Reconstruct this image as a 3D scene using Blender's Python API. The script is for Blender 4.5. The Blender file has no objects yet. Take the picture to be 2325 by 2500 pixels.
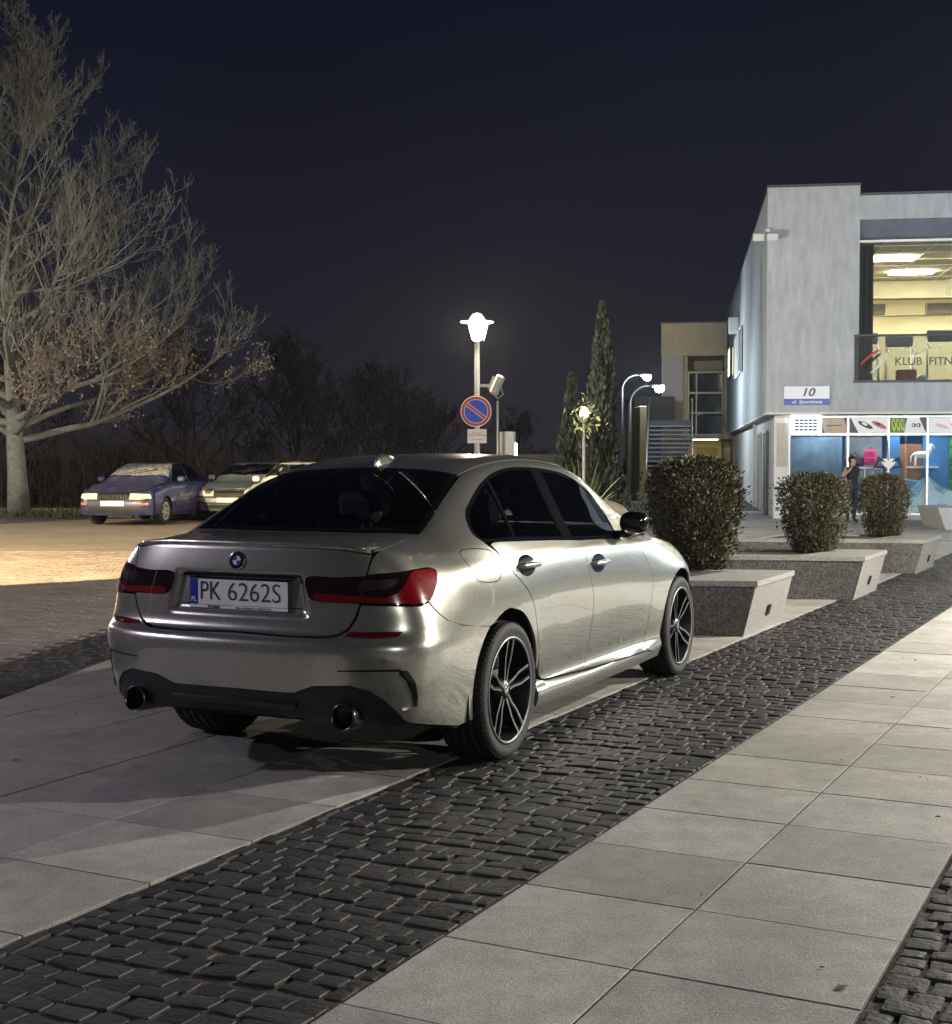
import bpy, bmesh, math, random
import numpy as np
from mathutils import Vector, Matrix
from mathutils.bvhtree import BVHTree
from mathutils.geometry import delaunay_2d_cdt

random.seed(7)
SC = bpy.context.scene
COL = SC.collection

# ------------------------------------------------------------------ camera
CAM_H, PITCH = 1.4544, 0.0389
cd = bpy.data.cameras.new('camera'); cam = bpy.data.objects.new('camera', cd); COL.objects.link(cam)
cd.sensor_fit = 'HORIZONTAL'; cd.sensor_width = 36.0; cd.lens = 36.0 * 3371.4 / 2325.0
cd.clip_start = 0.05; cd.clip_end = 2000
cam.location = (0, 0, CAM_H); cam.rotation_euler = (math.pi / 2 - PITCH, 0, 0)
SC.camera = cam

# ------------------------------------------------------------------ night sky
w = bpy.data.worlds.new('World'); SC.world = w; w.use_nodes = True
nt = w.node_tree; nt.nodes.clear()
wo = nt.nodes.new('ShaderNodeOutputWorld'); bg = nt.nodes.new('ShaderNodeBackground')
tc = nt.nodes.new('ShaderNodeTexCoord'); sx = nt.nodes.new('ShaderNodeSeparateXYZ')
cr = nt.nodes.new('ShaderNodeValToRGB')
nt.links.new(tc.outputs['Generated'], sx.inputs[0]); nt.links.new(sx.outputs['Z'], cr.inputs[0])
els = cr.color_ramp.elements
els[0].position = 0.0; els[0].color = (0.0054, 0.0049, 0.0064, 1)
els[1].position = 1.0; els[1].color = (0.0004, 0.0006, 0.0020, 1)
for p, c in ((0.06, (0.0040, 0.0038, 0.0058, 1)), (0.15, (0.0024, 0.0026, 0.0049, 1)), (0.32, (0.0009, 0.0013, 0.0038, 1))):
    e = els.new(p); e.color = c
nz = nt.nodes.new('ShaderNodeTexNoise'); nz.inputs['Scale'].default_value = 3.2; nz.inputs['Detail'].default_value = 3
mr = nt.nodes.new('ShaderNodeMapRange'); mr.inputs['To Min'].default_value = 0.62; mr.inputs['To Max'].default_value = 1.38
nt.links.new(tc.outputs['Generated'], nz.inputs['Vector']); nt.links.new(nz.outputs['Fac'], mr.inputs['Value'])
nt.links.new(cr.outputs['Color'], bg.inputs['Color']); nt.links.new(mr.outputs['Result'], bg.inputs['Strength'])
nt.links.new(bg.outputs['Background'], wo.inputs['Surface'])

SC.view_settings.view_transform = 'Standard'; SC.view_settings.look = 'None'
SC.view_settings.exposure = 2.0; SC.view_settings.gamma = 1.0; SC.view_settings.use_curve_mapping = False
SC.render.engine = 'CYCLES'
SC.cycles.use_denoising = True
SC.cycles.max_bounces = 6; SC.cycles.diffuse_bounces = 3; SC.cycles.glossy_bounces = 4; SC.cycles.transparent_max_bounces = 16; SC.cycles.volume_bounces = 0
SC.cycles.use_adaptive_sampling = True; SC.cycles.adaptive_threshold = 0.02
SC.cycles.sample_clamp_indirect = 4.0
SC.cycles.caustics_reflective = False; SC.cycles.caustics_refractive = False

def add_light(name, kind, loc, power, color, parent=None, radius=0.1, target=None, spot=None, blend=0.1):
    ld = bpy.data.lights.new(name, kind); ld.energy = power; ld.color = color
    if kind in ('POINT', 'SPOT'): ld.shadow_soft_size = radius
    o = bpy.data.objects.new(name, ld); COL.objects.link(o); o.location = loc
    if kind == 'AREA':
        ld.shape = 'RECTANGLE'; ld.size, ld.size_y = radius
    if spot: ld.spot_size = spot; ld.spot_blend = blend
    if target is not None:
        o.rotation_euler = (Vector(target) - Vector(loc)).to_track_quat('-Z', 'Y').to_euler()
    if parent: 
        o.parent = parent; o.matrix_parent_inverse = Matrix.Identity(4)
    return o

# ------------------------------------------------------------------ materials
MATS = {}
def pbr(name, color, rough=0.6, metal=0.0, var=0.0, scale=20.0, bump=0.0, bscale=None, coat=0.0, spec=0.5, color2=None, rvar=0.0, detail=6.0, dist=0.0, cells=None, emit=None, estr=0.0):
    """procedural Principled material: base colour with noise variation, noise bump"""
    if name in MATS: return MATS[name]
    m = bpy.data.materials.new(name); m.use_nodes = True; t = m.node_tree; N = t.nodes; L = t.links
    b = N['Principled BSDF']
    b.inputs['Roughness'].default_value = rough; b.inputs['Metallic'].default_value = metal
    b.inputs['Coat Weight'].default_value = coat; b.inputs['Coat Roughness'].default_value = 0.03
    b.inputs['Specular IOR Level'].default_value = spec
    c = tuple(color) + (1,)
    b.inputs['Base Color'].default_value = c
    if var > 0 or color2 or bump > 0 or rvar > 0:
        co = N.new('ShaderNodeTexCoord')
        n = N.new('ShaderNodeTexNoise'); n.inputs['Scale'].default_value = scale; n.inputs['Detail'].default_value = detail
        n.inputs['Roughness'].default_value = 0.62; n.inputs['Distortion'].default_value = dist
        L.new(co.outputs['Object'], n.inputs['Vector'])
        if var > 0 or color2:
            r = N.new('ShaderNodeValToRGB'); e = r.color_ramp.elements
            c2 = tuple(color2) + (1,) if color2 else None
            if c2: e[0].color = c; e[1].color = c2
            else:
                e[0].color = tuple(x * (1 - var) for x in color) + (1,); e[1].color = tuple(min(1, x * (1 + var)) for x in color) + (1,)
            e[0].position = 0.32; e[1].position = 0.68
            L.new(n.outputs['Fac'], r.inputs[0]); L.new(r.outputs[0], b.inputs['Base Color'])
        if rvar > 0:
            q = N.new('ShaderNodeMapRange'); q.inputs['To Min'].default_value = max(0, rough - rvar); q.inputs['To Max'].default_value = rough + rvar
            L.new(n.outputs['Fac'], q.inputs['Value']); L.new(q.outputs['Result'], b.inputs['Roughness'])
        if bump > 0:
            n2 = N.new('ShaderNodeTexNoise'); n2.inputs['Scale'].default_value = bscale or scale * 2; n2.inputs['Detail'].default_value = detail
            L.new(co.outputs['Object'], n2.inputs['Vector'])
            bp = N.new('ShaderNodeBump'); bp.inputs['Strength'].default_value = 1.0; bp.inputs['Distance'].default_value = bump
            L.new(n2.outputs['Fac'], bp.inputs['Height']); L.new(bp.outputs[0], b.inputs['Normal'])
    if emit:
        b.inputs['Emission Color'].default_value = tuple(emit) + (1,); b.inputs['Emission Strength'].default_value = estr
    MATS[name] = m
    return m

def glass(name, tint=(0.1, 0.1, 0.1), ior=1.5, rough=0.0):
    """sheet glass: fresnel reflection over tinted see-through"""
    if name in MATS: return MATS[name]
    m = bpy.data.materials.new(name); m.use_nodes = True; t = m.node_tree; N = t.nodes; L = t.links; N.clear()
    o = N.new('ShaderNodeOutputMaterial'); mx = N.new('ShaderNodeMixShader'); f = N.new('ShaderNodeFresnel'); f.inputs[0].default_value = ior
    tr = N.new('ShaderNodeBsdfTransparent'); tr.inputs[0].default_value = tuple(tint) + (1,)
    g = N.new('ShaderNodeBsdfGlossy'); g.inputs['Roughness'].default_value = rough; g.inputs['Color'].default_value = (1, 1, 1, 1)
    L.new(f.outputs[0], mx.inputs[0]); L.new(tr.outputs[0], mx.inputs[1]); L.new(g.outputs[0], mx.inputs[2]); L.new(mx.outputs[0], o.inputs[0])
    MATS[name] = m
    return m

def glow(name, color, strength):
    if name in MATS: return MATS[name]
    m = bpy.data.materials.new(name); m.use_nodes = True; t = m.node_tree; N = t.nodes; N.clear()
    o = N.new('ShaderNodeOutputMaterial'); e = N.new('ShaderNodeEmission'); e.inputs[0].default_value = tuple(color) + (1,); e.inputs[1].default_value = strength
    t.links.new(e.outputs[0], o.inputs[0]); MATS[name] = m
    return m

def lit_glass(name, color, strength):
    """glowing lamp glass that lets the lamp inside shine through"""
    if name in MATS: return MATS[name]
    m = bpy.data.materials.new(name); m.use_nodes = True; t = m.node_tree; N = t.nodes; N.clear()
    o = N.new('ShaderNodeOutputMaterial'); e = N.new('ShaderNodeEmission'); e.inputs[0].default_value = tuple(color) + (1,); e.inputs[1].default_value = strength
    tr = N.new('ShaderNodeBsdfTransparent'); a = N.new('ShaderNodeAddShader'); t.links.new(e.outputs[0], a.inputs[0]); t.links.new(tr.outputs[0], a.inputs[1]); t.links.new(a.outputs[0], o.inputs[0])
    MATS[name] = m; return m

# ------------------------------------------------------------------ objects
def link(o, parent=None):
    COL.objects.link(o)
    if parent is not None: o.parent = parent
    return o
def tag(o, label=None, cat=None, group=None, kind=None):
    if label: o['label'] = label
    if cat: o['category'] = cat
    if group: o['group'] = group
    if kind: o['kind'] = kind
    return o
def empty(name, loc=(0, 0, 0), rz=0.0, label=None, cat=None, group=None):
    o = bpy.data.objects.new(name, None); COL.objects.link(o); o.location = loc; o.rotation_euler = (0, 0, rz)
    o.empty_display_size = 0.2
    return tag(o, label, cat, group)
def mesh_data(name, verts, faces, mat=None, smooth=False, mi=None):
    me = bpy.data.meshes.new(name); me.from_pydata([tuple(v) for v in verts], [], faces)
    mats = mat if isinstance(mat, (list, tuple)) else ([mat] if mat else [])
    for m in mats: me.materials.append(m)
    if mi is not None: me.polygons.foreach_set('material_index', mi)
    if smooth: me.polygons.foreach_set('use_smooth', [True] * len(me.polygons))
    me.update(); return me
def mobj(name, verts, faces, mat=None, parent=None, smooth=False, mi=None, loc=None, rz=None):
    o = bpy.data.objects.new(name, mesh_data(name, verts, faces, mat, smooth, mi)); link(o, parent)
    if loc is not None: o.location = loc
    if rz is not None: o.rotation_euler = (0, 0, rz)
    return o
def copy_tree(o, parent=None):
    c = o.copy(); COL.objects.link(c); c.parent = parent
    for ch in list(o.children): copy_tree(ch, c)
    return c

class MB:
    """collects simple solids into one mesh"""
    def __init__(s): s.v = []; s.f = []; s.mi = []; s.sm = []; s.M = None
    def add(s, vs, fs, m=0, sm=False):
        k = len(s.v)
        if s.M is not None: vs = [tuple(s.M @ Vector(v)) for v in vs]
        s.v += [tuple(v) for v in vs]; s.f += [tuple(i + k for i in f) for f in fs]; s.mi += [m] * len(fs); s.sm += [sm] * len(fs)
        return s
    def box(s, x0, x1, y0, y1, z0, z1, m=0):
        return s.add([(x0, y0, z0), (x1, y0, z0), (x1, y1, z0), (x0, y1, z0), (x0, y0, z1), (x1, y0, z1), (x1, y1, z1), (x0, y1, z1)],
                     [(0, 3, 2, 1), (4, 5, 6, 7), (0, 1, 5, 4), (1, 2, 6, 5), (2, 3, 7, 6), (3, 0, 4, 7)], m)
    def bbox(s, x0, x1, y0, y1, z0, z1, b=0.01, m=0):
        """box with chamfered edges"""
        vs = []; 
        for sxx in (0, 1):
            for syy in (0, 1):
                for szz in (0, 1):
                    X = x1 if sxx else x0; Y = y1 if syy else y0; Z = z1 if szz else z0
                    dx = -b if sxx else b; dy = -b if syy else b; dz = -b if szz else b
                    vs += [(X, Y + dy, Z + dz), (X + dx, Y, Z + dz), (X + dx, Y + dy, Z)]
        bm = bmesh.new(); bv = [bm.verts.new(v) for v in vs]
        r = bmesh.ops.convex_hull(bm, input=bv); bm.verts.index_update(); bm.normal_update()
        bmesh.ops.recalc_face_normals(bm, faces=bm.faces)
        s.add([v.co[:] for v in bm.verts], [tuple(v.index for v in f.verts) for f in bm.faces], m); bm.free(); return s
    def prism(s, poly, z0, z1, m=0):
        n = len(poly)
        a = sum(poly[i][0] * poly[(i + 1) % n][1] - poly[(i + 1) % n][0] * poly[i][1] for i in range(n))
        if a < 0: poly = poly[::-1]
        vs = [(p[0], p[1], z0) for p in poly] + [(p[0], p[1], z1) for p in poly]
        fs = [tuple(range(n - 1, -1, -1)), tuple(range(n, 2 * n))] + [(i, (i + 1) % n, n + (i + 1) % n, n + i) for i in range(n)]
        return s.add(vs, fs, m)
    def lathe(s, prof, n=24, axis='z', c=(0, 0, 0), m=0, sm=True, arc=(0, 2 * math.pi)):
        full = abs(arc[1] - arc[0] - 2 * math.pi) < 1e-6; cnt = n if full else n + 1
        vs = []
        for i in range(cnt):
            a = arc[0] + (arc[1] - arc[0]) * i / n
            for r, h in prof:
                p = (r * math.cos(a), r * math.sin(a), h)
                if axis == 'y': p = (r * math.cos(a), h, r * math.sin(a))
                if axis == 'x': p = (h, r * math.cos(a), r * math.sin(a))
                vs.append((p[0] + c[0], p[1] + c[1], p[2] + c[2]))
        k = len(prof); fs = []
        for i in range(n):
            j = (i + 1) % cnt
            for q in range(k - 1): fs.append((i * k + q, j * k + q, j * k + q + 1, i * k + q + 1))
        return s.add(vs, fs, m, sm)
    def tube(s, pts, rad, n=8, m=0, caps=True, sm=True):
        pts = [Vector(p) for p in pts]; k = len(pts); rad = rad if isinstance(rad, (list, tuple)) else [rad] * k
        vs = []; up = Vector((0, 0, 1)); u = None
        for i, p in enumerate(pts):
            t = (pts[min(i + 1, k - 1)] - pts[max(i - 1, 0)]).normalized()
            if u is None:
                u = t.cross(up); 
                if u.length < 1e-3: u = t.cross(Vector((1, 0, 0)))
            u = (u - t * u.dot(t)).normalized(); v = t.cross(u)
            for j in range(n):
                a = 2 * math.pi * j / n; vs.append(p + (u * math.cos(a) + v * math.sin(a)) * rad[i])
        fs = [(i * n + j, i * n + (j + 1) % n, (i + 1) * n + (j + 1) % n, (i + 1) * n + j) for i in range(k - 1) for j in range(n)]
        if caps: fs += [tuple(range(n - 1, -1, -1)), tuple((k - 1) * n + j for j in range(n))]
        return s.add(vs, fs, m, sm)
    def mesh(s, name, mat=None):
        me = mesh_data(name, s.v, s.f, mat, mi=s.mi); me.polygons.foreach_set('use_smooth', s.sm); return me
    def build(s, name, mat=None, parent=None, loc=None, rz=None):
        o = bpy.data.objects.new(name, s.mesh(name, mat)); link(o, parent)
        if loc is not None: o.location = loc
        if rz is not None: o.rotation_euler = (0, 0, rz)
        return o

def text_mesh(txt, size=1.0, sx=1.0, extrude=0.0, align='CENTER', bold=0.0, shear=0.0):
    """flat lettering as vertices and faces in the XY plane"""
    cu = bpy.data.curves.new('lettering', 'FONT'); cu.body = txt; cu.size = size; cu.align_x = align; cu.align_y = 'CENTER'
    cu.extrude = extrude; cu.offset = bold; cu.shear = shear; cu.resolution_u = 4
    o = bpy.data.objects.new('lettering', cu); COL.objects.link(o)
    dg = bpy.context.evaluated_depsgraph_get(); me = o.evaluated_get(dg).to_mesh()
    vs = [(v.co.x * sx, v.co.y, v.co.z) for v in me.vertices]; fs = [tuple(p.vertices) for p in me.polygons]
    o.evaluated_get(dg).to_mesh_clear(); bpy.data.objects.remove(o); bpy.data.curves.remove(cu)
    return vs, fs
# ------------------------------------------------------------------ ground, paving
P0 = (-0.43, 3.5); PA = math.radians(27.0); BE = math.radians(8.0)
def U(a, s): return (P0[0] + a * math.sin(PA) + s * math.cos(PA), P0[1] + a * math.cos(PA) - s * math.sin(PA))
def cline(p): return p[0] * math.cos(BE) - p[1] * math.sin(BE)      # distance across the square, parallel to the shop
def seen(p, m=1.0):   # rough frustum test on the ground
    d = p[1] * math.cos(PITCH) + CAM_H * math.sin(PITCH)
    return d > 1.0 and abs(p[0] / d) < 0.345 * m + .03
def world_mat(name, base, var, scales, rough, bump, bscale, speck=0.0, rand=0.15, spec=0.4):
    m = bpy.data.materials.new(name); m.use_nodes = True; t = m.node_tree; N = t.nodes; L = t.links; b = N['Principled BSDF']
    g = N.new('ShaderNodeNewGeometry'); oi = N.new('ShaderNodeObjectInfo')
    acc = None
    for sc_, am in scales:
        n = N.new('ShaderNodeTexNoise'); n.inputs['Scale'].default_value = sc_; n.inputs['Detail'].default_value = 5; n.inputs['Roughness'].default_value = .65
        L.new(g.outputs['Position'], n.inputs['Vector'])
        q = N.new('ShaderNodeMapRange'); q.inputs['From Min'].default_value = .3; q.inputs['From Max'].default_value = .7; q.inputs['To Min'].default_value = 1 - am; q.inputs['To Max'].default_value = 1 + am
        L.new(n.outputs['Fac'], q.inputs['Value'])
        if acc is None: acc = q.outputs['Result']
        else:
            mu = N.new('ShaderNodeMath'); mu.operation = 'MULTIPLY'; L.new(acc, mu.inputs[0]); L.new(q.outputs['Result'], mu.inputs[1]); acc = mu.outputs[0]
    add = N.new('ShaderNodeMath'); add.operation = 'ADD'; L.new(oi.outputs['Random'], add.inputs[0]); L.new(g.outputs['Random Per Island'], add.inputs[1])
    fr = N.new('ShaderNodeMath'); fr.operation = 'FRACT'; L.new(add.outputs[0], fr.inputs[0])
    q = N.new('ShaderNodeMapRange'); q.inputs['To Min'].default_value = 1 - rand; q.inputs['To Max'].default_value = 1 + rand; L.new(fr.outputs[0], q.inputs['Value'])
    mu = N.new('ShaderNodeMath'); mu.operation = 'MULTIPLY'; L.new(acc, mu.inputs[0]); L.new(q.outputs['Result'], mu.inputs[1])
    vm = N.new('ShaderNodeVectorMath'); vm.operation = 'SCALE'; vm.inputs[0].default_value = base; L.new(mu.outputs[0], vm.inputs['Scale'])
    L.new(vm.outputs[0], b.inputs['Base Color']); b.inputs['Roughness'].default_value = rough; b.inputs['Specular IOR Level'].default_value = spec
    n = N.new('ShaderNodeTexNoise'); n.inputs['Scale'].default_value = bscale; n.inputs['Detail'].default_value = 5; L.new(g.outputs['Position'], n.inputs['Vector'])
    bp = N.new('ShaderNodeBump'); bp.inputs['Distance'].default_value = bump; L.new(n.outputs['Fac'], bp.inputs['Height']); L.new(bp.outputs[0], b.inputs['Normal'])
    MATS[name] = m; return m
SLAB = world_mat('granite_slab', (.275, .266, .247), .1, ((.45, .16), (1.7, .20), (9.0, .16), (75.0, .26), (230.0, .26)), .66, .0025, 150.0, rand=.15)
COB = world_mat('basalt_sett', (.024, .023, .023), .1, ((2.0, .20), (30.0, .35), (150.0, .25)), .62, .005, 45.0, rand=.40, spec=.35)
BRK = world_mat('paving_brick', (.20, .17, .145), .1, ((.8, .22), (14.0, .18), (120.0, .15)), .75, .002, 90.0, rand=.18)
DIRT = world_mat('sandy_soil', (.035, .031, .027), .1, ((.35, .3), (6.0, .3), (60.0, .2)), .95, .01, 25.0, rand=0)

mobj('ground', [(-400, -60, -.022), (400, -60, -.022), (400, 900, -.022), (-400, 900, -.022)], [(0, 1, 2, 3)], DIRT)['kind'] = 'structure'

def clip_half(poly, f):
    """keep the part of a polygon where f(p) >= 0 (f affine)"""
    out = []
    for i in range(len(poly)):
        a, b = poly[i - 1], poly[i]; fa, fb = f(a), f(b)
        if (fa >= 0) != (fb >= 0):
            t = fa / (fa - fb); out.append((a[0] + (b[0] - a[0]) * t, a[1] + (b[1] - a[1]) * t))
        if fb >= 0: out.append(b)
    return out
def area(p): return .5 * sum(p[i - 1][0] * p[i][1] - p[i][0] * p[i - 1][1] for i in range(len(p)))
def stone(poly, z, th, bev):
    """prism with a chamfered top edge from a convex polygon"""
    if area(poly) < 0: poly = poly[::-1]
    n = len(poly); cx = sum(p[0] for p in poly) / n; cy = sum(p[1] for p in poly) / n
    def sh(p, d):
        l = math.hypot(p[0] - cx, p[1] - cy) + 1e-9; k = max(0, 1 - d / l); return (cx + (p[0] - cx) * k, cy + (p[1] - cy) * k)
    vs = [(p[0], p[1], z - th) for p in poly] + [(p[0], p[1], z - bev) for p in poly] + [sh(p, bev * 1.4) + (z,) for p in poly]
    fs = []
    for k in (0, n):
        fs += [(k + i, k + (i + 1) % n, k + n + (i + 1) % n, k + n + i) for i in range(n)]
    fs.append(tuple(2 * n + i for i in range(n)))
    return vs, fs
def lay_pieces(name, piece, pieces, mat, struct, limit=300):
    """pieces: list of (verts, faces, centre). nearest seen ones become objects, the rest one joined part"""
    order = sorted(range(len(pieces)), key=lambda i: (0 if seen(pieces[i][2]) else 1, math.hypot(*pieces[i][2])))
    rest = MB()
    for k, i in enumerate(order):
        vs, fs, c = pieces[i]
        if k < limit and seen(c):
            mobj(piece, [(v[0] - c[0], v[1] - c[1], v[2]) for v in vs], fs, mat, struct, loc=(c[0], c[1], 0))
        else: rest.add(vs, fs)
    if rest.v: rest.build(piece + '_field', mat, struct)['kind'] = 'stuff'
def struct_empty(name):
    # a thin bed under the pieces carries the structure
    return None

rnd = random.Random(11)
# ---- granite slabs in a square grid set at 27 degrees, interrupted by sett strips
slabs = []
cols = [(0.0, .605), (.605, 1.25)] + [(2.42 + .66 * i, 2.42 + .66 * (i + 1)) for i in range(7)] + [(-1.14 - .69 * (i + 1), -1.14 - .69 * i) for i in range(26)]
bed_poly = []
for s0, s1 in cols:
    for k in range(-4, 66):
        a0 = .15 + .583 * k; a1 = a0 + .583; g = .0045
        q = [U(a0 + g, s0 + g), U(a0 + g, s1 - g), U(a1 - g, s1 - g), U(a1 - g, s0 + g)]
        q = clip_half(q, lambda p: cline(p) + 4.0)
        if len(q) < 3 or abs(area(q)) < .01: continue
        c = (sum(p[0] for p in q) / len(q), sum(p[1] for p in q) / len(q))
        if c[1] > 38 or c[1] < 1.5 or not seen(c, 1.5) or c[1] > 22 and c[0] < -2: continue
        dz = rnd.uniform(-.0015, .0015)
        vs, fs = stone(q, dz, .05, .0008); slabs.append((vs, fs, c))
sp_bed = mobj('plaza_paving', [U(a_, s_) + (-.0045,) for s0_, s1_ in ((-24, -1.142), (.002, 1.248), (2.422, 14)) for a_, s_ in ((-6, s1_), (45, s1_), (45, s0_), (-6, s0_))], [(i, i + 1, i + 2, i + 3) for i in (0, 4, 8)], DIRT); sp_bed['kind'] = 'structure'
lay_pieces('slabs', 'slab', slabs, SLAB, sp_bed, 300)

# ---- fallen leaves and grit
lv = MB(); r9 = random.Random(91)
for i in range(60):
    a_, s_ = r9.uniform(0, 14), r9.choice((r9.uniform(-4, 1.25), r9.uniform(0, 1.25))); x_, y_ = U(a_, s_); L_ = r9.uniform(.010, .03) if i % 6 else r9.uniform(.035, .055); t_ = r9.uniform(0, 6.28); c_, d_ = math.cos(t_), math.sin(t_)
    lv.add([(x_, y_, .004), (x_ + c_ * L_ * .5 - d_ * L_ * .28, y_ + d_ * L_ * .5 + c_ * L_ * .28, .010), (x_ + c_ * L_, y_ + d_ * L_, .005), (x_ + c_ * L_ * .5 + d_ * L_ * .28, y_ + d_ * L_ * .5 - c_ * L_ * .28, .007)], [(0, 1, 2, 3)])
tag(lv.build('fallen_leaves', pbr('fallen_leaf', (.05, .035, .022), .85, var=.5, scale=2)), 'scattered small fallen leaves and grit on the paving', 'leaves', kind='stuff')
# ---- basalt setts
def setts(origin_fn, a_rng, s_rng, seed, keep=None):
    r = random.Random(seed); out = []
    a = a_rng[0]; row = 0
    while a < a_rng[1]:
        d = r.uniform(.072, .108); s = s_rng[0] - r.uniform(0, .09); skew = r.uniform(-.02, .02)
        while s < s_rng[1]:
            wd = r.uniform(.085, .155); s2 = min(s + wd, s_rng[1]); s1 = max(s, s_rng[0])
            if s_rng[1] - s2 < .04: s2 = s_rng[1]
            if s2 - s1 > .035:
                def wv(ss): return .020 * math.sin(ss * 4.1 + row * .37) + skew * (ss - s_rng[0])
                j = lambda: r.uniform(-.011, .011)
                g = r.uniform(.003, .006)
                q = [(a + g + wv(s1) + j(), s1 + g + abs(j()) * .7), (a + g + wv(s2) + j(), s2 - g - abs(j()) * .7), (a + d - g + wv(s2) + j(), s2 - g - abs(j()) * .7), (a + d - g + wv(s1) + j(), s1 + g + abs(j()) * .7)]
                # eight-sided, slightly domed and tilted top
                poly = []
                for i in range(4):
                    p, n = q[i], q[(i + 1) % 4]; poly.append((p[0] * .93 + n[0] * .07, p[1] * .93 + n[1] * .07)); poly.append((p[0] * .07 + n[0] * .93, p[1] * .07 + n[1] * .93))
                W = [origin_fn(*p) for p in poly]
                c = (sum(p[0] for p in W) / 8, sum(p[1] for p in W) / 8)
                if (keep is None or keep(c)) and seen(c, 1.35):
                    z = r.uniform(-.005, .003); tx, ty = r.uniform(-.035, .035), r.uniform(-.035, .035)
                    if area(W) < 0: W = W[::-1]
                    vs = []
                    for (k, dz) in ((1.0, -.05), (1.0, -.004), (.965, -.0006), (.55, .0012)):
                        for p in W:
                            x, y = c[0] + (p[0] - c[0]) * k, c[1] + (p[1] - c[1]) * k
                            vs.append((x, y, z + dz + ((x - c[0]) * tx + (y - c[1]) * ty if dz > -.04 else 0)))
                    fs = [(l * 8 + i, l * 8 + (i + 1) % 8, (l + 1) * 8 + (i + 1) % 8, (l + 1) * 8 + i) for l in range(3) for i in range(8)] + [tuple(24 + i for i in range(8))]
                    out.append((vs, fs, c))
            s = s2 if s2 > s else s_rng[1]
        a += d; row += 1
    return out
strip = setts(lambda a, s: U(a, s), (-2.0, 26.0), (-1.135, -.006), 3)
cb = mobj('sett_strip', [U(-6, 0) + (-.0085,), U(45, 0) + (-.0085,), U(45, -1.14) + (-.0085,), U(-6, -1.14) + (-.0085,)], [(0, 1, 2, 3)], DIRT); cb['kind'] = 'structure'
lay_pieces('setts', 'sett', strip, COB, cb, 240)
strip2 = setts(lambda a, s: U(a, s), (-2.0, 12.0), (1.256, 2.41), 5)
cb2 = mobj('sett_strip', [U(-6, 2.42) + (-.012,), U(20, 2.42) + (-.012,), U(20, 1.25) + (-.012,), U(-6, 1.25) + (-.012,)], [(0, 1, 2, 3)], DIRT); cb2['kind'] = 'structure'
lay_pieces('setts', 'sett', strip2, COB, cb2, 60)
def V8(a, c): return (c * math.cos(BE) + a * math.sin(BE), -c * math.sin(BE) + a * math.cos(BE))   # frame parallel to the shop
strip3 = setts(lambda a, s: V8(a, s), (7.0, 30.0), (-4.66, -4.02), 9)
cb3 = mobj('sett_strip', [V8(4, -4.01) + (-.012,), V8(34, -4.01) + (-.012,), V8(34, -4.67) + (-.012,), V8(4, -4.67) + (-.012,)], [(0, 1, 2, 3)], DIRT); cb3['kind'] = 'structure'
lay_pieces('setts', 'sett', strip3, COB, cb3, 0)

# ---- brick paved car park
bricks = []
r = random.Random(21)
for i in range(120):
    a = 8.0 + i * .1045
    off = .105 if i % 2 else 0
    for j in range(110):
        c1 = -4.69 - off - j * .21; c0 = c1 - .204
        if c1 > -4.69: continue
        if j == 0 and off: bricks_c = None
        q = [V8(a, c0), V8(a, c1), V8(a + .0995, c1), V8(a + .0995, c0)]; c = ((q[0][0] + q[2][0]) / 2, (q[0][1] + q[2][1]) / 2)
        if not seen(c, 1.35) or c[0] > -1.8: continue
        vs, fs = stone(q, r.uniform(-.002, .002), .04, .004); bricks.append((vs, fs, c))
# far bricks by material
m = bpy.data.materials.new('paving_brick_far'); m.use_nodes = True; t = m.node_tree; b = t.nodes['Principled BSDF']; b.inputs['Roughness'].default_value = .75
bt = t.nodes.new('ShaderNodeTexBrick'); g = t.nodes.new('ShaderNodeTexCoord'); mp = t.nodes.new('ShaderNodeMapping'); mp.inputs['Rotation'].default_value = (0, 0, BE)
bt.inputs['Scale'].default_value = 1.0; bt.inputs['Brick Width'].default_value = .21; bt.inputs['Row Height'].default_value = .1045; bt.inputs['Mortar Size'].default_value = .006
bt.inputs['Color1'].default_value = (.17, .145, .125, 1); bt.inputs['Color2'].default_value = (.225, .19, .16, 1); bt.inputs['Mortar'].default_value = (.05, .045, .04, 1)
n1 = t.nodes.new('ShaderNodeTexNoise'); n1.inputs['Scale'].default_value = .7; n1.inputs['Detail'].default_value = 6
mx = t.nodes.new('ShaderNodeMix'); mx.data_type = 'RGBA'; mx.blend_type = 'MULTIPLY'; mx.inputs['Factor'].default_value = .55
cr2 = t.nodes.new('ShaderNodeValToRGB'); cr2.color_ramp.elements[0].position = .3; cr2.color_ramp.elements[0].color = (.55, .55, .55, 1); cr2.color_ramp.elements[1].position = .7
t.links.new(g.outputs['Object'], mp.inputs[0]); t.links.new(mp.outputs[0], bt.inputs['Vector']); t.links.new(g.outputs['Object'], n1.inputs['Vector']); t.links.new(n1.outputs['Fac'], cr2.inputs[0])
t.links.new(bt.outputs['Color'], mx.inputs['A']); t.links.new(cr2.outputs[0], mx.inputs['B']); t.links.new(mx.outputs['Result'], b.inputs['Base Color'])
bp = t.nodes.new('ShaderNodeBump'); bp.inputs['Distance'].default_value = .004; t.links.new(bt.outputs['Fac'], bp.inputs['Height']); bp.invert = True; t.links.new(bp.outputs[0], b.inputs['Normal'])
lot = mobj('car_park', [V8(4, -4.675) + (-.010,), V8(8.0 + 120 * .1045, -4.675) + (-.010,), V8(8.0 + 120 * .1045, -40) + (-.010,), V8(4, -40) + (-.010,)], [(0, 1, 2, 3)], DIRT); lot['kind'] = 'structure'
lay_pieces('bricks', 'brick', bricks, BRK, lot, 300)
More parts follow.
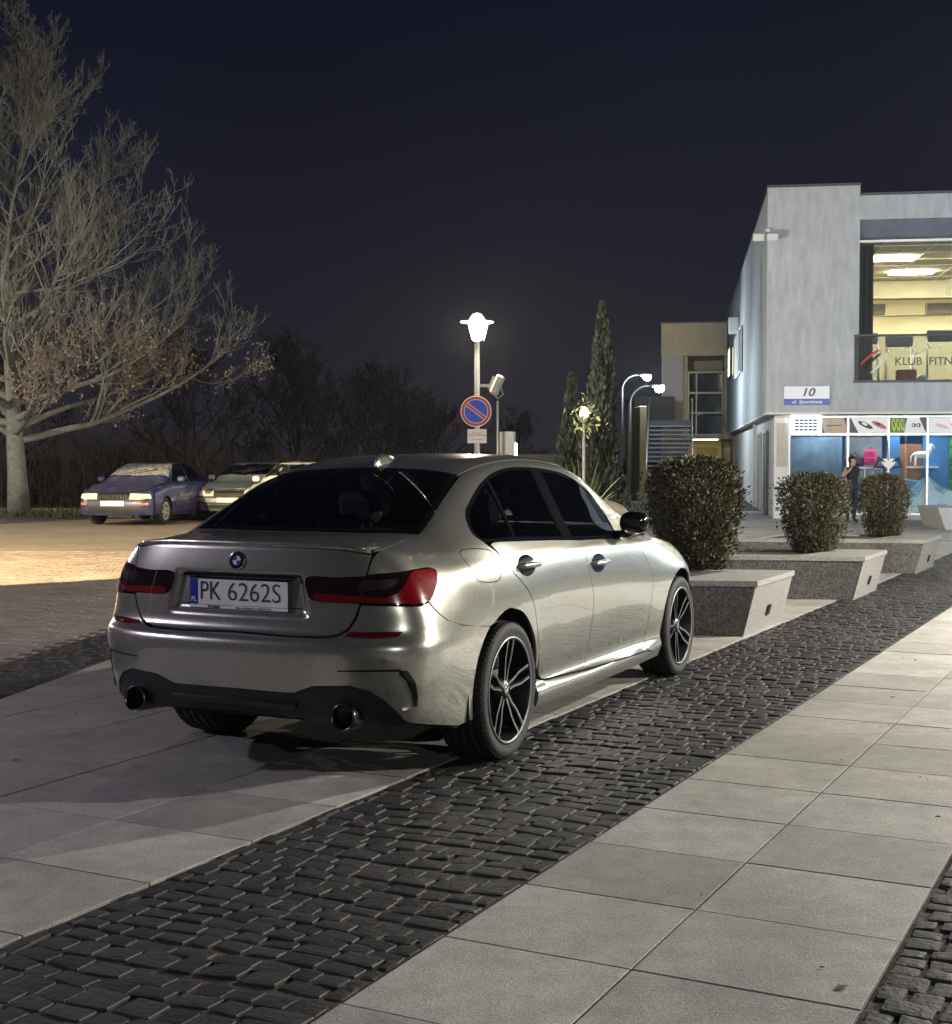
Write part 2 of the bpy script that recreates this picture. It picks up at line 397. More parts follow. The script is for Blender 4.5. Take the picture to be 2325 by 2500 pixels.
lot2 = mobj('car_park_far', [V8(8.0 + 120 * .1045, -4.675) + (-.001,), V8(37.5, -4.675) + (-.001,), V8(33.2, -40) + (-.001,), V8(8.0 + 120 * .1045, -40) + (-.001,)], [(0, 1, 2, 3)], m); lot2['kind'] = 'structure'
# kerb and grass verge at the back of the car park
SOIL = world_mat('leaf_litter', (.10, .085, .055), .1, ((.6, .3), (7.0, .35), (60.0, .3)), .95, .02, 30.0, rand=0)
vg = mobj('verge', [V8(37.5, -3.5) + (.05,), V8(80, -3.5) + (.05,), V8(80, -60) + (.05,), V8(31.0, -60) + (.05,)], [(0, 1, 2, 3)], SOIL); vg['kind'] = 'structure'
kb = MB(); A_, B_ = Vector(V8(37.42, -4.2)), Vector(V8(31.0, -60))
d_ = (B_ - A_).normalized(); nn = Vector((-d_.y, d_.x)); 
for i in range(58):
    p = A_ + d_ * i; q = p + d_ * .985
    kb.prism([(p.x, p.y), (q.x, q.y), (q.x - nn.x * .12, q.y - nn.y * .12), (p.x - nn.x * .12, p.y - nn.y * .12)], -.02, .08)
ko = kb.build('kerb', pbr('kerb_concrete', (.26, .25, .23), .8, var=.2, scale=4, bump=.003, bscale=60)); ko['kind'] = 'structure'
# grass and fallen leaves on the verge
gr = MB(); r = random.Random(5)
for i in range(9000):
    x = r.uniform(-17, 0); p = Vector(V8(0, 0)); y = 33.0 + r.random() ** 1.6 * 6
    c = cline((x, y))
    if c > -4.4: continue
    h = r.uniform(.04, .16); a = r.uniform(0, 6.28); w_ = .012; lx, ly = r.uniform(-.06, .06), r.uniform(-.06, .06)
    gr.add([(x - w_ * math.cos(a), y - w_ * math.sin(a), .04), (x + w_ * math.cos(a), y + w_ * math.sin(a), .04), (x + lx, y + ly, .05 + h)], [(0, 1, 2)])
tag(gr.build('grass', pbr('dry_grass', (.10, .095, .04), .9, var=.4, scale=2)), 'short dry grass on the verge behind the parked cars', 'grass', kind='stuff')
# ------------------------------------------------------------------ car bodies: smooth base surface + panels cut from it
def dense(P, m):
    """C1 curve through P (n,k), m samples per interval (chord-parametrised Hermite)"""
    P = np.asarray(P, float); n = len(P)
    d = np.maximum(np.sqrt(np.linalg.norm(np.diff(P, axis=0), axis=1)), 1e-4)
    s = np.diff(P, axis=0) / d[:, None]
    T = np.empty_like(P)
    T[1:-1] = (s[:-1] * d[1:, None] + s[1:] * d[:-1, None]) / (d[1:] + d[:-1])[:, None]
    T[0] = s[0] * 1.5 - T[1] * 0.5 if n > 2 else s[0]; T[-1] = s[-1] * 1.5 - T[-2] * 0.5 if n > 2 else s[-1]
    f = (np.arange(m) / m)[None, :, None]; D = d[:, None, None]
    h00 = 2 * f**3 - 3 * f**2 + 1; h10 = f**3 - 2 * f**2 + f; h01 = -2 * f**3 + 3 * f**2; h11 = f**3 - f**2
    Q = h00 * P[:-1, None] + h10 * D * T[:-1, None] + h01 * P[1:, None] + h11 * D * T[1:, None]
    return np.vstack([Q.reshape(-1, P.shape[1]), P[-1:]])
def dense_ax(G, m):       # along axis 0 of (n, r, 3)
    return np.stack([dense(G[:, j], m) for j in range(G.shape[1])], axis=1)

class Body:
    """half sections (x, w, z) -> closed smooth surface with ray lookup"""
    def __init__(s, xs, upper, ring_side, rear, front, mv=5, mu=5):
        # xs: stations; upper[k] rows 0..5 (w,z) for xs[1..-2]; ring_side[r] list of (w,z) per station; rear/front[r] = list of 6 (x,w,z) from centre outwards
        nr = len(ring_side); K = len(xs)
        side = np.array([[(xs[k], ring_side[r][k][0], ring_side[r][k][1]) for r in range(nr)] for k in range(K)])
        rearc = np.array([[rear[r][i] for r in range(nr)] for i in range(6)]); frontc = np.array([[front[r][i] for r in range(nr)] for i in range(6)])
        low = []; 
        for i in range(6): low.append(dense(rearc[i], mv))
        upd = [dense(np.vstack([rearc[:, 0], side[0, :1]]), mv)]
        for k in range(K):
            if 1 <= k <= K - 2:
                full = np.vstack([[(xs[k], a, b) for a, b in upper[k - 1]], side[k]]); D = np.vstack([dense(full[:7], mv), dense(full[6:], mv)[1:]])
                upd.append(D[:6 * mv + 1]); low.append(D[6 * mv:])
            else: low.append(dense(side[k], mv))
        upd.append(dense(np.vstack([frontc[:, 0], side[-1, :1]]), mv))
        for i in range(5, -1, -1): low.append(dense(frontc[i], mv))
        L = dense_ax(np.array(low), mu); U = dense_ax(np.array(upd), mu)
        V = []; F = []
        for G in (L, U):
            a, b = G.shape[:2]; k = len(V)
            for sgn in (-1, 1):
                k = len(V); V += [(p[0], sgn * p[1], p[2]) for p in G.reshape(-1, 3)]
                for i in range(a - 1):
                    for j in range(b - 1):
                        q = (k + i * b + j, k + (i + 1) * b + j, k + (i + 1) * b + j + 1, k + i * b + j + 1)
                        flip = (sgn > 0) 
                        F.append(q if flip else q[::-1])
        bm = bmesh.new(); bv = [bm.verts.new(v) for v in V]
        for f in F:
            try: bm.faces.new([bv[i] for i in f])
            except ValueError: pass
        bmesh.ops.remove_doubles(bm, verts=bm.verts, dist=0.0008)
        bmesh.ops.dissolve_degenerate(bm, edges=bm.edges, dist=1e-5)
        bmesh.ops.triangulate(bm, faces=bm.faces)
        # outward normals: point away from the axis of the car
        bm.normal_update(); bmesh.ops.recalc_face_normals(bm, faces=bm.faces); bm.normal_update()
        cx = (xs[0] + xs[-1]) / 2
        if sum((f.normal.dot(f.calc_center_median() - Vector((cx, 0, .6)))) for f in bm.faces) < 0:
            bmesh.ops.reverse_faces(bm, faces=bm.faces); bm.normal_update()
        bm.verts.index_update()
        s.V = [v.co.copy() for v in bm.verts]; s.N = [v.normal.copy() for v in bm.verts]
        s.T = [tuple(v.index for v in f.verts) for f in bm.faces]; bm.free()
        s.bvh = BVHTree.FromPolygons(s.V, s.T, all_triangles=True)
    def _nrm(s, loc, idx):
        a, b, c = s.T[idx]; A, B, C = s.V[a], s.V[b], s.V[c]
        n = (B - A).cross(C - A); l = n.length_squared
        if l < 1e-16: return s.N[a]
        u = (C - B).cross(loc - B).dot(n) / l; v = (A - C).cross(loc - C).dot(n) / l; q = 1 - u - v
        return (s.N[a] * u + s.N[b] * v + s.N[c] * q).normalized()
    def cast(s, o, d):
        loc, n, i, _ = s.bvh.ray_cast(o, d)
        if loc is None: return None
        return loc, s._nrm(loc, i)
    def near(s, p):
        loc, n, i, _ = s.bvh.find_nearest(p); return loc, s._nrm(loc, i)

class Proj:
    """parallel projection along d; 2-D frame (a, b)"""
    def __init__(s, d, a, b):
        s.d = Vector(d).normalized(); s.a = Vector(a); s.b = Vector(b)
        s.Mi = Matrix((s.a, s.b, -s.d)).transposed()      # columns a,b,-d
        s.M = s.Mi.inverted()
    def to2(s, p): q = s.M @ Vector(p); return (q.x, q.y)
    def ray(s, q): return s.Mi @ Vector((q[0], q[1], 6.0)), s.d
SIDE = Proj((0, 1, 0), (1, 0, 0), (0, 0, 1))            # (x, z), looking at the right flank
REAR = Proj((1, 0, 0), (0, 1, 0), (0, 0, 1))            # (y, z), looking at the tail
FRONT = Proj((-1, 0, 0), (0, 1, 0), (0, 0, 1))
TOP = Proj((0, 0, -1), (1, 0, 0), (0, 1, 0))            # (x, y)
QUART = Proj((0.45, 0.75, -0.55), (1, 0, 0), (0, 0, 1))  # oblique for the quarter panel
class Cyl:
    """projection towards a vertical axis: (angle from the tail, z)"""
    def __init__(s, cx, R=0.9): s.cx = cx; s.R = R
    def to2(s, p): return (math.atan2(-p[1], s.cx - p[0]) * s.R, p[2])
    def ray(s, q):
        a = q[0] / s.R; d = Vector((math.cos(a), math.sin(a), 0)); return Vector((s.cx, 0, q[1])) - d * 6, d

def smooth_poly(pts, step=0.02, closed=True, corners=()):
    """resample a polyline; runs between corner indices become smooth curves"""
    n = len(pts); out = []
    cs = sorted(corners)
    if closed and not cs:
        P = np.array([pts[-1]] + list(pts) + [pts[0], pts[1]], float); D = dense(P, 12); D = D[12:-12]
        runs = [D]
    else:
        runs = []
        idx = cs + ([cs[0] + n] if closed else [])
        for a, b in zip(idx[:-1], idx[1:]):
            seg = np.array([pts[i % n] for i in range(a, b + 1)], float)
            runs.append(dense(seg, 12) if len(seg) > 2 else seg)
    for D in runs:
        l = np.concatenate([[0], np.cumsum(np.linalg.norm(np.diff(D, axis=0), axis=1))]); k = max(1, int(round(l[-1] / step)))
        t = np.linspace(0, l[-1], k + 1)[:-1]
        for c in np.column_stack([np.interp(t, l, D[:, i]) for i in range(D.shape[1])]): out.append(tuple(c))
    if not closed: out.append(tuple(runs[-1][-1]))
    return out
def inset(poly, d):
    n = len(poly); a = sum(poly[i][0] * poly[(i + 1) % n][1] - poly[(i + 1) % n][0] * poly[i][1] for i in range(n))
    if a < 0: poly = poly[::-1]
    out = []
    for i in range(n):
        p0, p, p1 = np.array(poly[i - 1]), np.array(poly[i]), np.array(poly[(i + 1) % n])
        e0 = p - p0; e1 = p1 - p; e0 = e0 / (np.linalg.norm(e0) + 1e-9); e1 = e1 / (np.linalg.norm(e1) + 1e-9)
        n0 = np.array([-e0[1], e0[0]]); n1 = np.array([-e1[1], e1[0]]); b = n0 + n1; b = b / max(0.5, b @ b / 2 + 1e-9) / 1.0
        out.append(tuple(p + b / 1.0 * d * (1.0 if b @ b > 0 else 0)))
    return out
def inside(poly, x, y):
    c = False; j = len(poly) - 1
    for i in range(len(poly)):
        xi, yi = poly[i]; xj, yj = poly[j]
        if (yi > y) != (yj > y) and x < (xj - xi) * (y - yi) / (yj - yi) + xi: c = not c
        j = i
    return c
def panel_mesh(name, body, proj, poly, mat, gap=0.0028, step=0.03, flange=0.012, push=0.0, mirror=False, flat=None, both=False):
    """cut a panel out of the body surface: outline poly in proj's 2-D frame"""
    if gap: poly = inset(poly, gap)
    else: poly = inset(poly, 0.0)
    n = len(poly); X = [p[0] for p in poly]; Y = [p[1] for p in poly]
    A = np.array(poly); B = np.roll(A, -1, axis=0)
    pts = list(poly); gx = np.arange(min(X), max(X), step); gy = np.arange(min(Y) + step * .5, max(Y), step * .87)
    Q = np.array([(x + (step * .5 if r % 2 else 0), y) for r, y in enumerate(gy) for x in gx]).reshape(-1, 2)
    if len(Q):
        c = ((A[None, :, 1] > Q[:, 1:2]) != (B[None, :, 1] > Q[:, 1:2]))
        den = np.where(np.abs(B[:, 1] - A[:, 1]) < 1e-12, 1e-12, B[:, 1] - A[:, 1])
        xi = (B[:, 0] - A[:, 0])[None] * (Q[:, 1:2] - A[None, :, 1]) / den[None] + A[None, :, 0]
        Q = Q[(c & (Q[:, 0:1] < xi)).sum(1) % 2 == 1]
        ab = B - A; l2 = (ab ** 2).sum(1) + 1e-12
        if len(Q):
            t = np.clip(((Q[:, None] - A[None]) * ab[None]).sum(2) / l2[None], 0, 1)
            d = np.linalg.norm(A[None] + ab[None] * t[..., None] - Q[:, None], axis=2).min(1)
            pts += [tuple(q) for q in Q[d > step * .45]]
    vs, es, fs, ov, oe, of = delaunay_2d_cdt([Vector(p) for p in pts], [], [list(range(n))], 1, 1e-5)
    P = []; N = []
    for q in vs:
        o, d = proj.ray(q); h = body.cast(o, d)
        if h is None:
            # slide to the nearest surface point along the viewing line
            best = None
            for k in range(30):
                hh = body.near(o + d * (4.4 + k * .1)); dd = (hh[0] - (o + d * ((hh[0] - o).dot(d)))).length
                if best is None or dd < best[0]: best = (dd, hh)
            h = best[1]
        P.append(h[0] + h[1] * push); N.append(h[1])
    if flat is not None: P = [flat(p) for p in P]
    faces = []
    for f in fs:
        a, b, c = P[f[0]], P[f[1]], P[f[2]]; nn = (b - a).cross(c - a)
        faces.append(tuple(f) if nn.dot(N[f[0]] + N[f[1]] + N[f[2]]) >= 0 else tuple(f[::-1]))
    # boundary order in output verts
    first = {}
    for i, o in enumerate(ov):
        for k in o:
            if k < n: first[k] = i
    loop = [first[k] for k in range(n) if k in first]
    m = len(P); V = list(P); VN = list(N)
    if flange:
        for i in loop: V.append(P[i]); VN.append(None)
        for i in loop: V.append(P[i] - N[i] * flange); VN.append(None)
        L = len(loop); cen = Vector((0, 0, 0))
        # orientation: outward = away from panel interior
        for k in range(L):
            k1 = (k + 1) % L; a, b, c, d = m + k, m + k1, m + L + k1, m + L + k
            e = V[b] - V[a]; out = e.cross(N[loop[k]])
            VN[a] = VN[a] or out; VN[c] = VN[c] or out; VN[b] = VN[b] or out; VN[d] = VN[d] or out
            nn = (V[b] - V[a]).cross(V[d] - V[a])
            faces.append((a, d, c, b))
    if mirror:
        V = [Vector((v.x, -v.y, v.z)) for v in V]; VN = [Vector((q.x, -q.y, q.z)) for q in VN]; faces = [f[::-1] for f in faces]
    me = mesh_data(name, V, faces, mat, True)
    nl = []
    for q in VN:
        q = q if q and q.length > 1e-6 else Vector((0, 0, 1)); nl.append(tuple(q.normalized()))
    # only the skin carries the surface normals; flange normals from geometry
    if not flange:
        me.normals_split_custom_set_from_vertices(nl)
    else:
        lo = []
        for p in me.polygons:
            for vi in p.vertices:
                lo.append(nl[vi] if vi < m else tuple(p.normal))
        me.normals_split_custom_set(lo)
    return me
# ------------------------------------------------------------------ the silver sedan
CX, CY, CA = -1.0995, 6.0548, 0.4365
def main_body():
    xs = [.35, .48, .62, .78, .95, 1.12, 1.3, 1.5, 1.75, 2.0, 2.3, 2.6, 2.85, 3.1, 3.3, 3.5, 3.7, 3.9, 4.1, 4.3]
    z0 = [1.098, 1.112, 1.19, 1.275, 1.345, 1.398, 1.445, 1.473, 1.483, 1.478, 1.448, 1.385, 1.28, 1.19, 1.09, 1.005, .978, .942, .89]
    tab = [(.50, 1.092, .62, 1.080, .70, 1.054, .752, 1.026), (.50, 1.106, .635, 1.092, .715, 1.062, .778, 1.028),
           (.50, 1.181, .63, 1.162, .716, 1.112, .794, 1.046), (.49, 1.262, .61, 1.236, .71, 1.165, .806, 1.064),
           (.48, 1.331, .60, 1.305, .705, 1.212, .815, 1.068), (.47, 1.384, .59, 1.352, .70, 1.23, .815, 1.062),
           (.46, 1.430, .585, 1.390, .70, 1.237, .815, 1.056), (.46, 1.457, .59, 1.412, .702, 1.24, .815, 1.047),
           (.46, 1.467, .595, 1.419, .705, 1.238, .815, 1.037), (.46, 1.462, .60, 1.409, .707, 1.223, .813, 1.024),
           (.46, 1.432, .61, 1.373, .712, 1.19, .81, 1.012), (.47, 1.366, .62, 1.303, .72, 1.14, .805, 1.0),
           (.48, 1.26, .635, 1.20, .725, 1.085, .80, .987), (.50, 1.17, .65, 1.12, .735, 1.045, .795, .977),
           (.52, 1.075, .665, 1.04, .74, 1.005, .785, .967), (.5, .99, .65, .975, .72, .96, .77, .947),
           (.45, .962, .6, .945, .69, .93, .745, .913), (.42, .925, .56, .905, .65, .885, .705, .866)]
    upper = []
    for k, t in enumerate(tab):
        zc = z0[k]; upper.append([(0, zc), (t[0] * .55, zc - (zc - t[1]) * .3), (t[0], t[1]), (t[2], t[3]), (t[4], t[5]), (t[6], t[7])])
    def row(zs, ws):   # keyed at a few stations
        kx = [.35, .62, .85, 1.06, 1.4, 1.8, 2.3, 2.8, 3.2, 3.6, 3.9, 4.1, 4.3]
        return list(zip(np.interp(xs, kx, ws), np.interp(xs, kx, zs)))
    side = [
        row([1.028, 1.004, .993, .986, .978, .968, .955, .945, .938, .925, .90, .87, .82], [.722, .802, .846, .862, .866, .866, .865, .864, .858, .84, .81, .775, .72]),
        row([.95, .93, .92, .915, .905, .893, .878, .865, .855, .84, .82, .80, .76], [.788, .858, .883, .892, .889, .886, .884, .882, .880, .874, .864, .845, .80]),
        row([.82, .80, .79, .78, .77, .76, .745, .735, .725, .715, .71, .70, .68], [.840, .882, .902, .913, .905, .898, .895, .895, .898, .905, .910, .895, .845]),
        row([.69, .67, .655, .65, .635, .625, .615, .61, .605, .605, .61, .61, .60], [.872, .889, .901, .912, .900, .889, .887, .889, .896, .906, .911, .898, .85]),
        row([.63, .59, .57, .56, .54, .53, .525, .525, .53, .535, .54, .54, .53], [.884, .888, .898, .910, .894, .881, .878, .880, .890, .904, .911, .898, .852]),
        row([.52, .47, .45, .44, .42, .415, .41, .41, .415, .425, .43, .43, .42], [.874, .880, .888, .904, .878, .862, .858, .860, .875, .898, .906, .892, .845]),
        row([.42, .37, .345, .325, .308, .302, .298, .298, .302, .31, .33, .335, .33], [.855, .866, .878, .896, .856, .838, .834, .838, .854, .884, .898, .882, .830]),
        row([.33, .28, .27, .268, .262, .26, .256, .256, .258, .26, .255, .25, .25], [.832, .855, .872, .888, .888, .884, .882, .883, .886, .888, .890, .868, .812]),
        row([.27, .215, .20, .195, .185, .178, .172, .172, .176, .18, .185, .185, .185], [.795, .842, .862, .872, .868, .862, .860, .861, .863, .864, .866, .842, .785])]
    fr = [0, .32, .58, .77, .90, .97]; dx = [0, .012, .042, .095, .165, .245]
    x0r = [.10, .082, .068, .060, .002, .012, .03, .06, .12]
    zr = [(1.075, 1.030), (.957, .951), (.825, .82), (.700, .69), (.655, .635), (.53, .52), (.43, .42), (.335, .33), (.275, .27)]
    rear = []; 
    for r in range(9):
        W = side[r][0][0]; sc = (.35 - x0r[r]) / .35
        rear.append([(x0r[r] + dx[i] * sc, fr[i] * W, zr[r][0] + (zr[r][1] - zr[r][0]) * (dx[i] / .30) ** 1.3) for i in range(6)])
    x0f = [4.56, 4.62, 4.66, 4.685, 4.70, 4.709, 4.70, 4.685, 4.63]; zf = [.795, .74, .66, .585, .52, .41, .325, .245, .18]
    ff = [0, .30, .55, .74, .87, .95]; dxf = [0, .015, .06, .13, .21, .30]
    front = []
    for r in range(9):
        W = side[r][-1][0]; sc = (x0f[r] - 4.3) / .41
        front.append([(x0f[r] - dxf[i] * sc, ff[i] * W * 1.0, zf[r] + (side[r][-1][1] - zf[r]) * (dxf[i] / .41) ** 1.3) for i in range(6)])
    return Body(xs, upper, side, rear, front)
CARB = main_body()

PAINT = pbr('champagne_silver_paint', (0.43, 0.43, 0.375), 0.275, 0.79, var=0.06, scale=600, coat=1.0, rvar=0.03)
PAINT.node_tree.nodes['Principled BSDF'].inputs['Coat IOR'].default_value = 1.75; PAINT.node_tree.nodes['Principled BSDF'].inputs['Coat Roughness'].default_value = 0.012
BLACKG = pbr('gloss_black', (0.006, 0.006, 0.007), 0.08, coat=0.6)
BLACKP = pbr('black_plastic', (0.014, 0.014, 0.015), 0.45, var=0.2, scale=60)
RUBBER = pbr('tyre_rubber', (0.010, 0.010, 0.011), 0.75, var=0.25, scale=40, bump=0.0006, bscale=300)
CHROME = pbr('chrome', (0.75, 0.75, 0.74), 0.12, 1.0)
MACHINED = pbr('machined_alloy', (0.40, 0.41, 0.43), 0.32, 1.0)
DARKRIM = pbr('dark_alloy', (0.02, 0.02, 0.022), 0.35, 0.6)
GLASSD = glass('tinted_car_glass', (0.46, 0.48, 0.48), 1.52)
GLASSF = glass('front_car_glass', (0.72, 0.76, 0.74), 1.52)
LAMPRED = pbr('red_lamp_glass', (0.17, 0.002, 0.004), 0.16, coat=1.0, var=.35, scale=45)
LAMPDARK = pbr('smoked_lamp_glass', (0.012, 0.004, 0.005), 0.06, coat=1.0)
FABRIC = pbr('dark_seat_fabric', (0.05, 0.05, 0.052), 0.8, var=0.2, scale=50)
SHELL = pbr('black_inner_shell', (0.004, 0.004, 0.004), 0.9)
LEATHER = pbr('grey_trim', (0.12, 0.12, 0.12), 0.6, var=0.15, scale=30)

def to2(proj, pts, step=0.02, corners=None):
    """3-D outline (car coordinates) -> smooth 2-D outline in the projection"""
    c = list(range(len(pts))) if corners is None else corners
    P = smooth_poly([tuple(p) for p in pts], step, True, c)
    return [proj.to2(p) for p in P]
def mir(pts): return [(x, -y, z) for x, y, z in pts]
def strip_mesh(name, body, proj, poly, width, mat, push=0.004, mirror=False, closed=True):
    inner = inset(poly, width); n = len(poly)
    a = sum(poly[i][0] * poly[(i + 1) % n][1] - poly[(i + 1) % n][0] * poly[i][1] for i in range(n))
    outer = poly if a > 0 else poly[::-1]
    V = []; N = []
    for q in list(outer) + list(inner):
        o, d = proj.ray(q); h = body.cast(o, d) or body.near(o + d * 5.2); V.append(h[0] + h[1] * push); N.append(h[1])
    for i in range(n): V.append(V[i] - N[i] * 0.012)
    for i in range(n): V.append(V[n + i] - N[n + i] * 0.012)
    F = []
    for i in range(n):
        j = (i + 1) % n
        F += [(i, j, n + j, n + i), (2 * n + i, 2 * n + j, j, i), (n + i, n + j, 3 * n + j, 3 * n + i)]
    c = V[0]; q = F[0]; nn = (V[q[1]] - V[q[0]]).cross(V[q[3]] - V[q[0]])
    if nn.dot(N[0]) < 0: F = [f[::-1] for f in F]
    if mirror: V = [Vector((v.x, -v.y, v.z)) for v in V]; F = [f[::-1] for f in F]
    return mesh_data(name, V, F, mat, False)
def add_me(name, me, parent, label=None):
    o = bpy.data.objects.new(name, me); link(o, parent)
    if label: o['label'] = label
    return o

def arc_pts(cx, cz, r, a0, a1, n, y=-.9):
    return [(cx + r * math.cos(math.radians(a0 + (a1 - a0) * i / n)), y, cz + r * math.sin(math.radians(a0 + (a1 - a0) * i / n))) for i in range(n + 1)]

def wheel_mesh_parts(root, x, side, width, name='wheel', R=.334, rimr=.256, style='double', angle=0.0):
    """wheel with tyre, rim, spokes, hub cap, brake disc; side=-1 right"""
    w_ = empty(name); w_.parent = root
    w_.location = (x, side * .905, R); w_.rotation_euler = (0, angle, 0) if side < 0 else (0, angle, math.pi)
    W = width; o = 0.0
    # local: outer face towards -y
    p = [(rimr - .004, W - .01), (rimr + .008, W), (.288, W + .006), (.315, W - .004), (R - .006, W - .025)]
    g = [.05, .10, .15, .20]
    for q in sorted([W * k for k in (.24, .42, .60, .78)], reverse=True):
        p += [(R, q + .007), (R - .008, q + .005), (R - .008, q - .005), (R, q - .007)]
    p += [(R - .006, .025), (.322, .008), (.304, -.001), (.284, 0.0), (.272, .006), (.264, .004), (rimr + .002, .008), (rimr - .004, .012)]
    tyre = MB().lathe(p, 64, 'y', m=0)
    tb = tyre
    nb = 72    # shoulder tread blocks
    for i in range(nb):
        a = 2 * math.pi * i / nb; c_, s_ = math.cos(a), math.sin(a); h = .012
        for yy0, yy1 in ((.012, .045), (W - .05, W - .015)):
            r0, r1 = R - .012, R - .0035
            vs = []
            for rr in (r0, r1):
                for da, yy in ((-h, yy0), (h, yy0), (h, yy1), (-h, yy1)): vs.append((rr * math.cos(a + da), yy, rr * math.sin(a + da)))
            tb.add(vs, [(4, 5, 6, 7)[::-1], (0, 1, 5, 4), (1, 2, 6, 5), (2, 3, 7, 6), (3, 0, 4, 7)], 0)
    tyre.build('tyre', RUBBER, w_)
    rim = MB().lathe([(rimr + .003, .006), (rimr - .002, .002), (rimr - .010, .004), (rimr - .014, .012), (rimr - .018, .03), (.222, .06), (.218, W * .6), (rimr - .01, W - .02), (rimr, W - .01)], 64, 'y', m=0)
    rb = rim.build('rim', DARKRIM, w_)
    MB().lathe([(rimr + .0045, .0045), (rimr + .0035, .0005), (rimr - .004, -.0005), (rimr - .0085, .002)], 64, 'y').build('rim_edge', pbr('rim_edge_grey', (.17, .175, .18), .4, 1.0), w_)
    hubm = MB().lathe([(.0, .022), (.034, .022), (.038, .026), (.065, .036), (.07, .06)], 32, 'y'); hubm.build('hub', DARKRIM, w_)
    MB().lathe([(.0, .017), (.026, .017), (.030, .020), (.031, .026)], 24, 'y').build('hub_cap', CHROME, w_)
    for i in range(5):
        a0 = math.radians(90 + 72 * i)
        sp = MB(); fc = MB()
        for sg in (-1, 1):
            # bar runs hub -> kink -> rim, the pair opens towards the rim
            path = [(.045, sg * .011, .030), (.095, sg * .016, .026), (.158, sg * .030, .018), (rimr - .010, sg * .029, .006)]
            hw = [.010, .009, .0085, .010]
            L1 = []; 
            for (r, da, yy), h in zip(path, hw):
                c_, s_ = math.cos(a0), math.sin(a0); t = (-s_, c_)
                L1.append(((r * c_ + t[0] * da, r * s_ + t[1] * da), t, h, yy))
            vs = []; fv = []
            for (c, t, h, yy) in L1:
                for k in (-1, 1): vs.append((c[0] + t[0] * h * k, yy, c[1] + t[1] * h * k))
                for k in (1, -1): vs.append((c[0] + t[0] * h * .6 * k, yy + .035, c[1] + t[1] * h * .6 * k))
                # machined face: thin band on the flank facing away from its twin
                k0, k1 = (.0 * sg, .85 * sg)
                for k in (k0, k1): fv.append((c[0] + t[0] * h * k, yy - .0012, c[1] + t[1] * h * k))
            fs = []
            for j in range(3):
                b = j * 4
                for q in range(4): fs.append((b + q, b + (q + 1) % 4, b + 4 + (q + 1) % 4, b + 4 + q))
            sp.add(vs, fs, 0)
            fc.add(fv, [(j * 2, j * 2 + 1, j * 2 + 3, j * 2 + 2) for j in range(3)], 0)
        sp.build('spoke', DARKRIM, w_); fc.build('spoke_face', MACHINED, w_)
    MB().lathe([(.06, .095), (.165, .095), (.165, .12), (.06, .12)], 40, 'y').build('brake_disc', pbr('brake_iron', (.12, .12, .12), .4, .9), w_)
    MB().bbox(-.05, .05, .075, .14, .095, .18, .012).build('brake_caliper', pbr('caliper_blue', (.015, .02, .05), .4), w_)
    return w_

